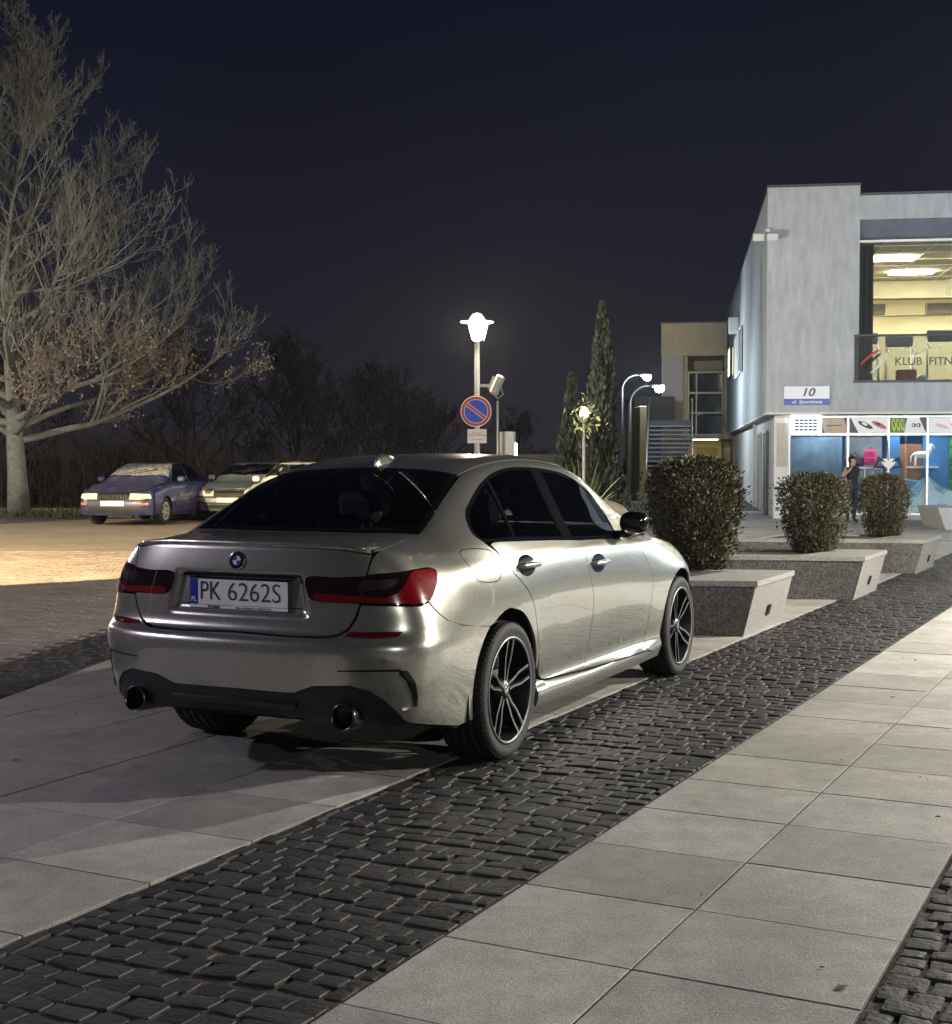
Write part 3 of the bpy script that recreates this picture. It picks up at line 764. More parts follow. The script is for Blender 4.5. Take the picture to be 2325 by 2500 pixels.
def make_main_car():
    B = CARB
    root = empty('parked_sedan', (CX, CY, 0), math.pi / 2 - CA, 'silver champagne four-door sedan seen from behind, parked across the dark cobble strip', 'car')
    CYL = Cyl(2.2)
    # ---- shared cut lines, right side (x, y, z)
    door_r = [(.994, -.828, 1.042), (1.045, -.866, .982), (1.109, -.899, .906), (1.213, -.906, .841), (1.30, -.907, .777), (1.362, -.906, .701), (1.405, -.899, .610), (1.452, -.888, .503), (1.50, -.867, .405), (1.555, -.851, .330), (1.63, -.853, .300)]
    b_cut = [(2.175, -.837, 1.0), (2.165, -.88, .911), (2.185, -.895, .811), (2.235, -.895, .717), (2.262, -.89, .645), (2.258, -.884, .576), (2.25, -.874, .496), (2.262, -.858, .41), (2.27, -.842, .34), (2.25, -.86, .275)]
    f_cut = [(3.02, -.84, .962), (3.11, -.859, .92), (3.208, -.885, .843), (3.278, -.897, .75), (3.306, -.901, .658), (3.29, -.896, .57), (3.27, -.888, .495), (3.275, -.872, .379), (3.272, -.871, .307), (3.26, -.885, .25)]
    belt = [(.949, -.824, 1.054), (1.265, -.826, 1.046), (1.60, -.826, 1.032), (1.981, -.826, 1.014), (2.40, -.826, .995), (2.80, -.815, .982)]
    win_top = [(2.80, -.815, .982), (2.870, -.80, 1.0), (2.890, -.755, 1.075), (2.858, -.708, 1.161), (2.768, -.672, 1.248), (2.612, -.652, 1.316), (2.429, -.633, 1.365), (2.232, -.624, 1.388), (1.999, -.613, 1.403), (1.782, -.601, 1.405), (1.602, -.598, 1.391), (1.417, -.611, 1.355), (1.24, -.639, 1.30), (1.096, -.672, 1.243), (1.0, -.703, 1.194), (.936, -.752, 1.138), (.911, -.796, 1.09), (.949, -.824, 1.054)]
    arch = arc_pts(1.062, .33, .408, 192, 124, 10) + arc_pts(1.062, .33, .396, 116, 92, 3) + arc_pts(1.062, .33, .387, 84, -14, 12)   # from bumper side over the top to the sill
    arch = [(x, y, z) for x, y, z in arch]
    bcut = [(.330, -.833, .830), (.366, -.853, .786), (.438, -.870, .740), (.570, -.885, .703), (.834, -.90, .668)]
    lamp_top = [(.452, -.807, .957), (.415, -.79, .971), (.332, -.773, .970), (.243, -.742, .962), (.159, -.621, .950)]
    lamp_bot = [(.126, -.607, .827), (.17, -.722, .823), (.257, -.831, .820), (.303, -.85, .833)]
    # ---- quarter panel with C pillar, roof rail and A pillar
    k0 = 10
    k1 = max(i for i in range(len(arch)) if arch[i][2] > .33)
    out = list(lamp_top) + [(.176, -.629, 1.001), (.200, -.640, 1.038), (.285, -.646, 1.060), (.492, -.625, 1.083), (.652, -.623, 1.107), (.80, -.613, 1.18), (.956, -.588, 1.253), (1.12, -.560, 1.318), (1.285, -.530, 1.372)]
    out += [(1.6, -.535, 1.42), (2.0, -.545, 1.44), (2.4, -.555, 1.42), (2.70, -.562, 1.365), (2.95, -.595, 1.28), (3.2, -.635, 1.17), (3.42, -.68, 1.065), (3.56, -.735, .99), (3.38, -.79, .975), (3.06, -.822, .972)]
    out += [(2.97, -.82, .975)] + win_top[1:] + door_r[1:8] + [(1.48, -.88, .44)]
    n0 = len(out)
    out += arch[k0:k1 + 1][::-1] + bcut[::-1][1:] + [(.383, -.83, .868), (.432, -.822, .917)]
    q2 = to2(QUART, out, .02, [0, 4, 7, 9, 13, 17, 19, 21, 22, 23, 40, 48, n0, n0 + (k1 - k0), n0 + (k1 - k0) + 4])
    for sd in (False, True):
        add_me('quarter_panel', panel_mesh('quarter_panel', B, QUART, q2, PAINT, step=.028, mirror=sd, flange=.014), root)
    # ---- doors
    def at_x(curve, x):
        P = np.array(curve); o_ = np.argsort(P[:, 0]); return float(np.interp(x, P[o_, 0], P[o_, 2]))
    rd = door_r + [(1.9, -.85, .288), (2.25, -.86, .275)] + b_cut[::-1][1:] + [(1.981, -.826, 1.012), (1.60, -.826, 1.030), (1.265, -.826, 1.044), (1.03, -.826, 1.050)]
    fd = b_cut + [(2.7, -.86, .262), (3.26, -.885, .25)] + f_cut[::-1][1:] + [(2.97, -.82, .973), (2.80, -.82, .979), (2.40, -.826, .993), (2.175, -.826, 1.0)]
    for sd in (False, True):
        d1 = add_me('door', panel_mesh('door', B, SIDE, to2(SIDE, rd, .02, [0, 10, 12, 21]), PAINT, mirror=sd), root)
        d2 = add_me('door', panel_mesh('door', B, SIDE, to2(SIDE, fd, .02, [0, 9, 11, 20]), PAINT, mirror=sd), root)
        for dd, hx, hz in ((d1, 1.30, .922), (d2, 2.345, .862)):
            cup = [(hx + .115 * math.cos(t), hz + .004 * math.cos(t) + .052 * math.sin(t)) for t in np.linspace(0, 2 * math.pi, 28)[:-1]]
            add_me('handle_cup', panel_mesh('handle_cup', B, SIDE, cup, BLACKG, gap=0, step=.015, flange=.004, push=.0015, mirror=sd), dd)
            y0 = B.cast(Vector((hx, -5, hz)), Vector((0, 1, 0)))[0].y; sg = -1 if sd else 1
            hb = MB(); hb.tube([(hx - .118, (y0 - .004) * sg, hz + .004), (hx - .09, (y0 - .026) * sg, hz + .005), (hx, (y0 - .036) * sg, hz + .004), (hx + .09, (y0 - .028) * sg, hz), (hx + .118, (y0 - .004) * sg, hz - .002)], [.010, .014, .016, .015, .010], 10)
            hb.build('handle', PAINT, dd)
    # ---- front fender, hood, front bumper
    fa = arc_pts(3.913, .333, .385, -14, 194, 22)
    fen = [(3.56, -.75, .965), (3.35, -.80, .966)] + f_cut + [(3.42, -.88, .22)] + [(3.53, -.88, .24)] + fa[::-1] + [(4.27, -.86, .40), (4.30, -.85, .62), (4.34, -.80, .76), (4.20, -.73, .862), (3.95, -.768, .917), (3.75, -.785, .945)]
    hood_edge = [(3.60, -.72, .985), (3.75, -.775, .948), (3.95, -.755, .92), (4.20, -.715, .868), (4.36, -.68, .82), (4.50, -.50, .80), (4.555, -.25, .796)]
    hood = [(3.655, 0, 1.0), (3.64, -.40, 1.0)] + hood_edge + [(4.562, 0, .795)]
    for sd in (False, True):
        add_me('fender', panel_mesh('fender', B, SIDE, to2(SIDE, fen, .02, [0, 2, 11, 13, 14, 36, 37, 39, 41]), PAINT, mirror=sd), root)
        sillp = [(1.44, -.88, .40), (1.52, -.88, .318), (1.63, -.88, .295), (2.25, -.88, .270), (3.26, -.88, .246), (3.42, -.88, .216), (3.53, -.88, .235), (3.53, -.88, .178), (2.3, -.88, .162), (1.46, -.88, .178)]
        add_me('sill', panel_mesh('sill', B, SIDE, to2(SIDE, sillp, .02), PAINT, mirror=sd, flange=.03), root)
    def sym(half):   # half outline from centre to centre on the right -> full outline
        return half + [(x, -y, z) for x, y, z in half[::-1] if abs(y) > 1e-6]
    add_me('hood', panel_mesh('hood', B, TOP, to2(TOP, sym(hood), .03), PAINT, step=.05), root)
    CYF = Cyl(2.2); 
    fb = [(4.565, 0, .79), (4.50, -.50, .79), (4.36, -.70, .78), (4.30, -.84, .62), (4.28, -.86, .40), (4.262, -.85, .24), (4.40, -.75, .185), (4.60, -.45, .18), (4.65, 0, .18)]
    fb2 = [((math.pi - math.atan2(-y, x - 2.2)) * .9 if y < 0 else (math.pi) * .9, z) for x, y, z in fb]
    fbl = fb2 + [(2 * math.pi * .9 - a, z) for a, z in fb2[::-1] if abs(a - math.pi * .9) > 1e-6]
    add_me('front_bumper', panel_mesh('front_bumper', B, CYL, [p for p in smooth_poly(fbl, .03, True, list(range(len(fbl))))], PAINT, step=.05), root)
    for sg in (-1, 1):
        hl = [(sg * y, z) for y, z in ((.34, .70), (.36, .77), (.52, .775), (.72, .765), (.80, .74), (.78, .69), (.60, .675))]
        add_me('headlamp', panel_mesh('headlamp', B, FRONT, smooth_poly(hl, .03, True, list(range(7))), pbr('headlamp_glass', (.35, .36, .38), .05, .3, coat=1), gap=0, push=.004), root)
        kd = [(sg * y, z) for y, z in ((.015, .62), (.02, .76), (.10, .775), (.28, .765), (.30, .70), (.25, .60), (.10, .585))]
        add_me('grille', panel_mesh('grille', B, FRONT, smooth_poly(kd, .03, True), BLACKG, gap=0, push=.006), root)
    # ---- trunk lid, top and tail face
    lid_edge = [(.147, -.628, .950), (.16, -.640, 1.001), (.178, -.652, 1.043)]
    top = [(.115, 0, 1.07), (.130, -.25, 1.07), (.158, -.47, 1.068), (.205, -.632, 1.045), (.285, -.640, 1.060), (.492, -.619, 1.083), (.640, -.617, 1.107), (.60, -.35, 1.11), (.592, 0, 1.112)]
    add_me('trunk_lid', panel_mesh('trunk_lid', B, TOP, to2(TOP, sym(top), .02, None), PAINT, step=.03, gap=.0015), root)
    lid = bpy.data.objects[COL.objects[-1].name] if False else root.children[-1]
    face = [(.105, 0, 1.066), (.118, -.25, 1.064), (.145, -.47, 1.058), (.198, -.628, 1.036), (.176, -.623, 1.001), (.159, -.616, .945), (.130, -.600, .822), (.121, -.579, .762), (.108, -.548, .716), (.090, -.509, .696), (.071, -.461, .687), (.049, -.30, .684), (.050, 0, .690)]
    def recess(p):
        def ss(a, b, x): t = min(1, max(0, (x - a) / (b - a))); return t * t * (3 - 2 * t)
        hw = .30 + (.93 - p.z) * .22
        k = ss(hw + .05, hw, abs(p.y)) * ss(.752, .785, p.z) * ss(.942, .934, p.z)
        j = ss(.96, .90, p.z) * .0
        return Vector((p.x + .030 * k, p.y, p.z))
    fo = panel_mesh('trunk_face', B, REAR, to2(REAR, sym(face), .02, None), PAINT, step=.014, gap=.0015)
    # recess with recomputed normals
    for v in fo.vertices: v.co = recess(v.co)
    fo.normals_split_custom_set([(0, 0, 0)] * len(fo.loops)); fo.update()
    add_me('trunk_face', fo, lid)
    SPV = []; ys_ = np.linspace(-.615, .615, 41)
    for y in ys_:
        t = abs(y) / .615; k = 1 - t ** 6
        def surf(x_): return B.cast(Vector((x_, y, 3)), Vector((0, 0, -1)))[0].z
        xl = float(np.interp(abs(y), [0, .23, .418, .555, .65], [.10, .112, .135, .165, .215]))
        zt = surf(xl + .012)
        SPV += [(xl + .10, y, surf(xl + .10) + .0015), (xl + .05, y, surf(xl + .05) + .004 + .003 * k), (xl + .012, y, zt + .004 + .010 * k), (xl - .004, y, zt + .003 + .008 * k), (xl - .003, y, zt - .004 - .006 * k), (xl + .012, y, zt - .022)]
    SPF = [(i * 6 + j, i * 6 + j + 1, i * 6 + j + 7, i * 6 + j + 6) for i in range(40) for j in range(5)] + [tuple(range(6))[::-1], tuple(240 + j for j in range(6))]
    mobj('spoiler_lip', SPV, [f[::-1] for f in SPF], PAINT, lid, True)
    # ---- tail lamps
    lampo = [(.097, -.352, .933), (.121, -.504, .940), (.159, -.621, .947), (.243, -.742, .959), (.332, -.773, .967), (.415, -.79, .968), (.449, -.806, .955), (.430, -.822, .917), (.383, -.83, .868), (.330, -.833, .831), (.277, -.821, .820), (.177, -.718, .826), (.117, -.556, .831), (.09, -.403, .836), (.088, -.377, .846), (.09, -.358, .883)]
    redL = [(.299, -.77, .958), (.37, -.785, .962), (.41, -.792, .962), (.443, -.809, .947), (.425, -.822, .913), (.379, -.83, .870), (.328, -.832, .834), (.278, -.82, .826), (.178, -.718, .831), (.118, -.556, .836), (.094, -.405, .841), (.094, -.392, .862), (.121, -.554, .862), (.174, -.701, .857), (.205, -.743, .872), (.24, -.763, .913), (.27, -.766, .945)]
    inner = [(.13, -.60, .885), (.15, -.655, .885), (.18, -.705, .892), (.20, -.735, .91), (.215, -.742, .930), (.18, -.68, .930), (.145, -.60, .924)]
    for sd in (False, True):
        lo = add_me('tail_lamp', panel_mesh('tail_lamp', B, CYL, to2(CYL, lampo, .015, []), LAMPDARK, gap=0, step=.02, push=.004, flange=.02, mirror=sd), root)
        add_me('light_guide', panel_mesh('light_guide', B, CYL, to2(CYL, redL, .012, []), LAMPRED, gap=0, step=.014, push=.0065, flange=.003, mirror=sd), lo)
        add_me('reverse_lamp', panel_mesh('reverse_lamp', B, CYL, to2(CYL, inner, .012, []), pbr('smoke_clear', (.05, .035, .035), .15, .3, coat=1), gap=0, step=.014, push=.006, flange=.003, mirror=sd), lo)
        gl = [(.155, -.612, .945), (.158, -.618, .945), (.131, -.601, .826), (.129, -.596, .826)]
        add_me('lamp_joint', panel_mesh('lamp_joint', B, CYL, to2(CYL, gl, .01), SHELL, gap=0, push=.0072, flange=.002, mirror=sd), lo)
    # ---- rear bumper
    half = [(.049, 0, .685), (.049, -.30, .678), (.071, -.466, .681), (.090, -.514, .690), (.108, -.553, .711), (.121, -.585, .761), (.130, -.605, .823), (.177, -.718, .820), (.277, -.821, .814), (.330, -.833, .826)]
    half += bcut[1:-1] + arch[:k0 + 1][::-1] + [(.58, -.85, .238), (.35, -.83, .275), (.26, -.79, .302), (.222, -.766, .318), (.187, -.751, .357), (.149, -.713, .412), (.111, -.656, .457), (.079, -.577, .48), (.047, -.417, .471), (.044, -.358, .45), (.040, -.318, .434), (.028, 0, .438)]
    def symc(pts): P = [CYL.to2(p) for p in pts]; return P + [(-a, b) for a, b in P[::-1] if abs(a) > 1e-6]
    P2 = symc(half)
    bump = panel_mesh('rear_bumper', B, CYL, smooth_poly(P2, .02, True, list(range(len(P2)))), PAINT, step=.02, gap=.002, flange=.02)
    bo = add_me('rear_bumper', bump, root)
    dif = [(.028, 0, .438), (.040, -.318, .434), (.044, -.358, .45), (.047, -.417, .471), (.079, -.577, .48), (.111, -.656, .457), (.149, -.713, .412), (.187, -.751, .357), (.222, -.766, .318), (.26, -.79, .30), (.20, -.70, .278), (.11, -.45, .30), (.075, -.2, .322), (.07, 0, .326)]
    D2 = symc(dif)
    do = add_me('diffuser', panel_mesh('diffuser', B, CYL, smooth_poly(D2, .02, True, list(range(len(D2)))), BLACKP, step=.025, gap=.001, push=-.006, flange=.10), root)
    lipd = [(.03, 0, .372), (.034, -.30, .366), (.036, -.33, .372), (.036, -.33, .39), (.032, -.30, .388), (.028, 0, .394)]
    L2_ = symc(lipd); add_me('diffuser_lip', panel_mesh('diffuser_lip', B, CYL, smooth_poly(L2_, .02, True, list(range(len(L2_)))), BLACKG, gap=0, push=.018, flange=.03), do)
    refl = [(.110, -.560, .706), (.15, -.69, .709), (.196, -.776, .710), (.175, -.762, .687), (.125, -.65, .683), (.095, -.545, .688)]
    vent = [(.165, -.775, .548), (.190, -.802, .545), (.225, -.822, .49), (.243, -.822, .42), (.243, -.815, .385), (.228, -.808, .397), (.215, -.806, .442), (.190, -.794, .500), (.165, -.774, .528)]
    vline = [(.057, -.531, .546), (.11, -.68, .552), (.168, -.781, .553), (.165, -.775, .543), (.10, -.66, .543), (.057, -.531, .541)]
    foot = [(.205, -.77, .372), (.243, -.812, .388), (.250, -.818, .398), (.247, -.818, .378), (.222, -.79, .366)]
    for sd in (False, True):
        add_me('reflector', panel_mesh('reflector', B, CYL, to2(CYL, refl, .012), pbr('dark_red_reflector', (.10, .003, .004), .15, coat=1), gap=0, step=.012, push=.003, flange=.004, mirror=sd), bo)
        add_me('air_vent', panel_mesh('air_vent', B, CYL, to2(CYL, vent, .012), BLACKG, gap=0, step=.012, push=.003, flange=.004, mirror=sd), bo)
        add_me('bumper_line', panel_mesh('bumper_line', B, CYL, to2(CYL, vline, .012), SHELL, gap=0, step=.012, push=.002, flange=.003, mirror=sd), bo)
        add_me('vent_blade', panel_mesh('vent_blade', B, CYL, to2(CYL, foot, .012), PAINT, gap=0, step=.012, push=.012, flange=.012, mirror=sd), bo)
        for yy, zz in ((-.723, .588),):
            c = [(yy + .012 * math.cos(t), zz + .012 * math.sin(t)) for t in np.linspace(0, 2 * math.pi, 15)[:-1]]
            add_me('parking_sensor', panel_mesh('parking_sensor', B, REAR, c, pbr('sensor_grey', (.2, .19, .17), .4), gap=0, step=.01, push=.002, flange=.002, mirror=sd), bo)
        # fuel-flap only on the right, twin exhaust tips
    for sg in (-1, 1):
        e = MB(); e.M = Matrix.Translation((.06, sg * .555, .345)) @ Matrix.Rotation(math.radians(4), 4, 'Y')
        e.lathe([(.050, .10), (.050, .02), (.053, -.005), (.058, -.005), (.060, .01), (.060, .20)], 32, 'x')
        ex = e.build('exhaust_tip', pbr('dark_chrome', (.10, .10, .105), .25, 1.0), root)
        MB().lathe([(0, .06), (.05, .06)], 24, 'x', (.06, sg * .555, .345)).build('exhaust_bore', SHELL, ex)
    ff = [(.700, 1.020), (.70, .96), (.73, .893), (.76, .882), (.93, .874), (.965, .895), (.975, .94), (.965, 1.012), (.94, 1.022)]
    fl = smooth_poly(ff, .012, True, []); lp = strip_mesh('fuel_flap', B, SIDE, fl, .0045, SHELL, push=.0006)
    add_me('fuel_flap', lp, root)
    # ---- roof and glass
    rg = [(.612, 0, 1.113), (.62, -.35, 1.112), (.652, -.618, 1.112), (.80, -.600, 1.18), (.956, -.575, 1.253), (1.12, -.548, 1.318), (1.262, -.515, 1.366), (1.305, -.30, 1.388), (1.325, 0, 1.40)]
    gz = add_me('rear_window', panel_mesh('rear_window', B, TOP, to2(TOP, sym(rg), .03), GLASSD, step=.05, gap=.001, flange=.0, push=.002), root)
    add_me('window_border', strip_mesh('window_border', B, TOP, to2(TOP, sym(rg), .03), .022, BLACKG, push=.0035), gz)
    roof = [(1.332, 0, 1.40), (1.312, -.30, 1.39), (1.272, -.518, 1.37), (1.6, -.528, 1.42), (2.0, -.538, 1.44), (2.4, -.548, 1.42), (2.69, -.556, 1.365), (2.76, -.30, 1.40), (2.78, 0, 1.41)]
    ro = add_me('roof', panel_mesh('roof', B, TOP, to2(TOP, sym(roof), .03), PAINT, step=.05, gap=.001), root)
    ws = [(2.79, 0, 1.41), (2.77, -.30, 1.40), (2.70, -.556, 1.365), (2.95, -.587, 1.28), (3.2, -.626, 1.17), (3.42, -.67, 1.065), (3.56, -.70, .99), (3.63, -.40, 1.0), (3.65, 0, 1.0)]
    wso = add_me('windscreen', panel_mesh('windscreen', B, TOP, to2(TOP, sym(ws), .03), GLASSF, step=.06, gap=.001, flange=.0), root)
    # side windows: trim ring, bars and panes
    wo_ = to2(SIDE, belt[:-1] + win_top[:-1], .02, [0, 5, 6])
    qb = [(1.385, 1.345), (1.425, 1.362), (1.315, 1.05), (1.283, 1.05)]; bp = [(1.955, 1.40), (2.095, 1.395), (2.09, 1.015), (1.945, 1.02)]
    def clip(poly, x_of):   # split by slanted bars: keep points whose x is within (lo(z), hi(z))
        lo, hi = x_of; return [(min(max(x, lo(z)), hi(z)), z) for x, z in poly]
    win_in = inset(wo_, .013)
    ql = lambda z: np.interp(z, [1.05, 1.345], [1.283, 1.385]); qh = lambda z: np.interp(z, [1.05, 1.36], [1.315, 1.425])
    bl = lambda z: np.interp(z, [1.02, 1.40], [1.945, 1.955]); bh = lambda z: np.interp(z, [1.015, 1.395], [2.09, 2.095])
    def dedupe(poly):
        o_ = []
        for p in poly:
            if not o_ or (abs(p[0] - o_[-1][0]) + abs(p[1] - o_[-1][1])) > .004: o_.append(p)
        return o_
    def clipx(poly, lo, hi):
        """clip polygon against two slanted lines by Sutherland-Hodgman"""
        for f, keep in ((lo, 1), (hi, -1)):
            if f is None: continue
            res = []
            for i in range(len(poly)):
                a, b = poly[i - 1], poly[i]; ia = (a[0] - f(a[1])) * keep >= 0; ib = (b[0] - f(b[1])) * keep >= 0
                if ia != ib:
                    da, db = a[0] - f(a[1]), b[0] - f(b[1]); t = da / (da - db); res.append((a[0] + (b[0] - a[0]) * t, a[1] + (b[1] - a[1]) * t))
                if ib: res.append(b)
            poly = res
        P = np.array(dedupe(poly)); return smooth_poly([tuple(p) for p in P], .02, True, list(range(len(P))))
    for sd in (False, True):
        fr_ = add_me('window_trim', strip_mesh('window_trim', B, SIDE, wo_, .014, BLACKG, push=.003, mirror=sd), root)
        for lo, hi in ((ql, qh), (bl, bh)):
            add_me('pillar_trim', panel_mesh('pillar_trim', B, SIDE, clipx(inset(wo_, .008), lo, hi), BLACKG, gap=0, push=.0025, flange=.01, mirror=sd), fr_)
        for lo, hi, gm in ((None, ql, GLASSD), (qh, bl, GLASSD), (bh, None, GLASSF)):
            add_me('side_window', panel_mesh('side_window', B, SIDE, clipx(win_in, lo, hi), gm, gap=0, push=.0, flange=0, mirror=sd), root)
    # ---- mirrors
    for sg in (-1, 1):
        sh = []
        mb = MB(); rows = [(0.0, .62), (.018, .92), (.06, 1.0), (.11, .85), (.15, .5), (.165, .12)]
        prof = [(math.cos(t), math.sin(t)) for t in np.linspace(0, 2 * math.pi, 20)[:-1]]
        vs = []
        for dx_, k in rows:
            for c, s in prof:
                vs.append((2.78 + dx_ * .9, sg * (.935 + .088 * k * np.sign(c) * abs(c) ** .7), 1.072 + .066 * k * np.sign(s) * abs(s) ** .7))
        n = len(prof); fs = [(i * n + j, i * n + (j + 1) % n, (i + 1) * n + (j + 1) % n, (i + 1) * n + j) for i in range(len(rows) - 1) for j in range(n)]
        fs += [tuple(range(n))[::-1], tuple((len(rows) - 1) * n + j for j in range(n))]
        mb.add(vs, fs, 0, True); mo = mb.build('door_mirror', BLACKG, root)
        MB().tube([(2.86, sg * .80, .992), (2.87, sg * .87, 1.0), (2.87, sg * .92, 1.02)], [.03, .026, .022], 10).build('mirror_arm', BLACKG, mo)
        g = [(2.778, sg * (.935 + .052 * np.sign(c) * abs(c) ** .7), 1.072 + .038 * np.sign(s) * abs(s) ** .7) for c, s in prof]
        mobj('mirror_glass', g, [tuple(range(n)) if sg > 0 else tuple(range(n))[::-1]], pbr('mirror_silver', (.8, .8, .8), .02, 1.0), mo)
    # ---- roof fin
    fin = []
    for x, hw, z in ((1.36, .004, 1.412), (1.38, .020, 1.455), (1.42, .028, 1.458), (1.48, .024, 1.452), (1.54, .012, 1.452), (1.56, .003, 1.452)):
        fin.append((x, hw, z))
    V = []; 
    for x, hw, z in fin:
        zb = B.cast(Vector((x, 0, 3)), Vector((0, 0, -1)))[0].z - .004; ht = {1.36: .035, 1.38: .062, 1.42: .055, 1.48: .036, 1.54: .014, 1.56: .004}[x]
        V += [(x, -hw * 1.5, zb), (x, -hw * .8, zb + ht * .6), (x, 0, zb + ht), (x, hw * .8, zb + ht * .6), (x, hw * 1.5, zb)]
    mobj('antenna_fin', V, [(i * 5 + j, i * 5 + j + 1, i * 5 + j + 6, i * 5 + j + 5) for i in range(5) for j in range(4)] + [(0, 1, 2, 3, 4), (25, 26, 27, 28, 29)], PAINT, root, True)
    # ---- number plate
    PX = .094
    pl = MB().bbox(PX, PX + .014, -.267, .267, .778, .918, .004).build('number_plate', pbr('plate_holder', (.008, .008, .009), .35), root)
    pr = MB(); pr.box(PX - .003, PX - .0004, -.260, .260, .797, .911); pr.build('plate_face', pbr('plate_white', (.74, .74, .72), .35, var=.08, scale=8), pl)
    pr = MB(); pr.box(PX - .004, PX - .001, .217, .2595, .7975, .9105); pr.build('country_strip', pbr('plate_blue', (.012, .03, .30), .35), pl)
    pr = MB(); pr.box(PX - .003, PX - .0004, -.260, .260, .781, .795); pr.build('dealer_strip', pbr('plate_white', (1, 1, 1)), pl)
    def lay(name, txt, cy, cz, size, sx, mat, dx=.0052, bold=0, parent=pl):
        vs, fs = text_mesh(txt, size, sx, 0.0006, bold=bold)
        o = mobj(name, [(PX - dx - z * 1.0, cy - x, cz + y) for x, y, z in vs], fs, mat, parent); return o
    INK = pbr('plate_ink', (.012, .014, .014), .4)
    lay('plate_letters', 'PK', .150, .855, .120, .84, INK, bold=-.0008); lay('plate_letters', '6262S', -.085, .855, .120, .98, pbr('plate_ink_grey', (.04, .05, .05), .4), bold=-.0012)
    lay('country_letter', 'PL', .238, .818, .030, 1.0, pbr('plate_white', (1, 1, 1)), dx=.0062)
    lay('dealer_text', 'BYNERT', .13, .7875, .014, 1.3, INK, bold=.0003); lay('dealer_text', 'Kalisz  ul. Poznańska 21  tel. 602 716 716', -.08, .7875, .010, 1.1, INK)
    # shut-line light bar over the plate
    MB().bbox(.085, .115, -.30, .30, .923, .937, .005).build('plate_lamp_bar', BLACKG, lid)
    # ---- emblem
    eb = B.cast(Vector((-3, 0, 1.0)), Vector((1, 0, 0))); ex, en = eb
    E_ = empty('emblem'); E_.parent = root; E_.location = ex + Vector((-.001, 0, 0)); E_.rotation_euler = (0, math.atan2(en.z, -en.x), 0)
    MB().lathe([(.041, .004), (.041, -.004), (.038, -.006), (.0365, -.006)], 36, 'x').build('emblem_rim', CHROME, E_)
    MB().lathe([(.037, -.0045), (.022, -.0050)], 36, 'x').build('emblem_ring', pbr('emblem_navy', (.006, .007, .016), .2, coat=1), E_)
    MB().lathe([(.0225, -.0050), (.0225, -.0060), (.0215, -.0062)], 36, 'x').build('emblem_inner_rim', CHROME, E_)
    for i in range(4):
        a0 = i * math.pi / 2; vs = [(-.0055, 0, 0)] + [(-.0055, .0216 * math.cos(a0 + t), .0216 * math.sin(a0 + t)) for t in np.linspace(0, math.pi / 2, 8)]
        mobj('emblem_quarter', vs, [tuple(range(len(vs)))[::-1]], pbr('emblem_white', (.7, .7, .7), .2) if i % 2 else pbr('emblem_blue', (.02, .08, .35), .2), E_)
    for i, ch in enumerate('BMW'):
        vs, fs = text_mesh(ch, .013, 1.0); a = math.radians(40 - 40 * i)
        mobj('emblem_letter', [(-.0056, -(x * math.cos(a) + (y + .0295) * math.sin(a)), -x * math.sin(a) + (y + .0295) * math.cos(a)) for x, y, z in vs], fs, CHROME, E_)
    # ---- wheels
    for x, wd in ((1.062, .255), (3.913, .235)):
        for sd in (-1, 1): wheel_mesh_parts(root, x, sd, wd, angle=.06 if x < 2 else -.42)
    # ---- inner shell so that gaps and the underside stay dark
    V = [Vector(v) - n * .03 for v, n in zip(B.V, B.N)]
    keep = []
    for t in B.T:
        c = (B.V[t[0]] + B.V[t[1]] + B.V[t[2]]) / 3
        if any((c.x - ax) ** 2 + (c.z - .333) ** 2 < .40 ** 2 for ax in (1.062, 3.913)) and abs(c.y) > .5: continue
        if c.z > 1.0 and .60 < c.x < 3.64: continue
        keep.append(t)
    add_me('inner_shell', mesh_data('inner_shell', V, keep, SHELL), root)
    MB().box(.35, 4.4, -.56, .56, .27, .36).box(1.52, 3.46, -.82, .82, .20, .30).build('floor_pan', SHELL, root)
    for ax in (1.062, 3.913):
        for sg in (-1, 1):
            MB().lathe([(.405, 0), (.405, .30), (.1, .30)], 24, 'y', (ax, sg * .87 if sg < 0 else .57, .345), arc=(math.radians(-20), math.radians(200))).build('wheel_housing', SHELL, root)
    # ---- cabin
    def seat(x, y, name='seat', wd=.24):
        s_ = MB(); s_.M = Matrix.Translation((x, y, 0)); s_.bbox(0, .5, -wd, wd, .42, .58, .05); s_.M = Matrix.Translation((x, y, .5)) @ Matrix.Rotation(math.radians(-18), 4, 'Y')
        s_.bbox(-.08, .08, -wd, wd, 0, .58, .06); so = s_.build(name, FABRIC, root)
        h_ = MB(); h_.M = s_.M; h_.bbox(-.05, .06, -.13, .13, .62, .80, .04); h_.tube([(0, -.05, .55), (0, -.05, .66)], .008, 6).tube([(0, .05, .55), (0, .05, .66)], .008, 6); h_.build('headrest', FABRIC, so)
    for y in (-.37, .37): seat(2.05, y)
    rs = MB(); rs.bbox(1.25, 1.75, -.62, .62, .45, .60, .05); rs.M = Matrix.Translation((1.22, 0, .52)) @ Matrix.Rotation(math.radians(-22), 4, 'Y'); rs.bbox(-.08, .08, -.62, .62, 0, .54, .06); ro_ = rs.build('rear_bench', FABRIC, root)
    for y in (-.36, 0, .36):
        h_ = MB(); h_.M = rs.M; h_.bbox(-.05, .06, -.13, .13, .56, .70, .04); h_.build('headrest', FABRIC, ro_)
    MB().bbox(.70, 1.10, -.60, .60, 1.03, 1.06, .01).build('parcel_shelf', FABRIC, root)
    MB().bbox(2.95, 3.50, -.72, .72, .60, .94, .06).build('dashboard', FABRIC, root)
    MB().bbox(2.96, 2.98, -.02, .30, .96, 1.02, .004).build('screen', BLACKG, root)
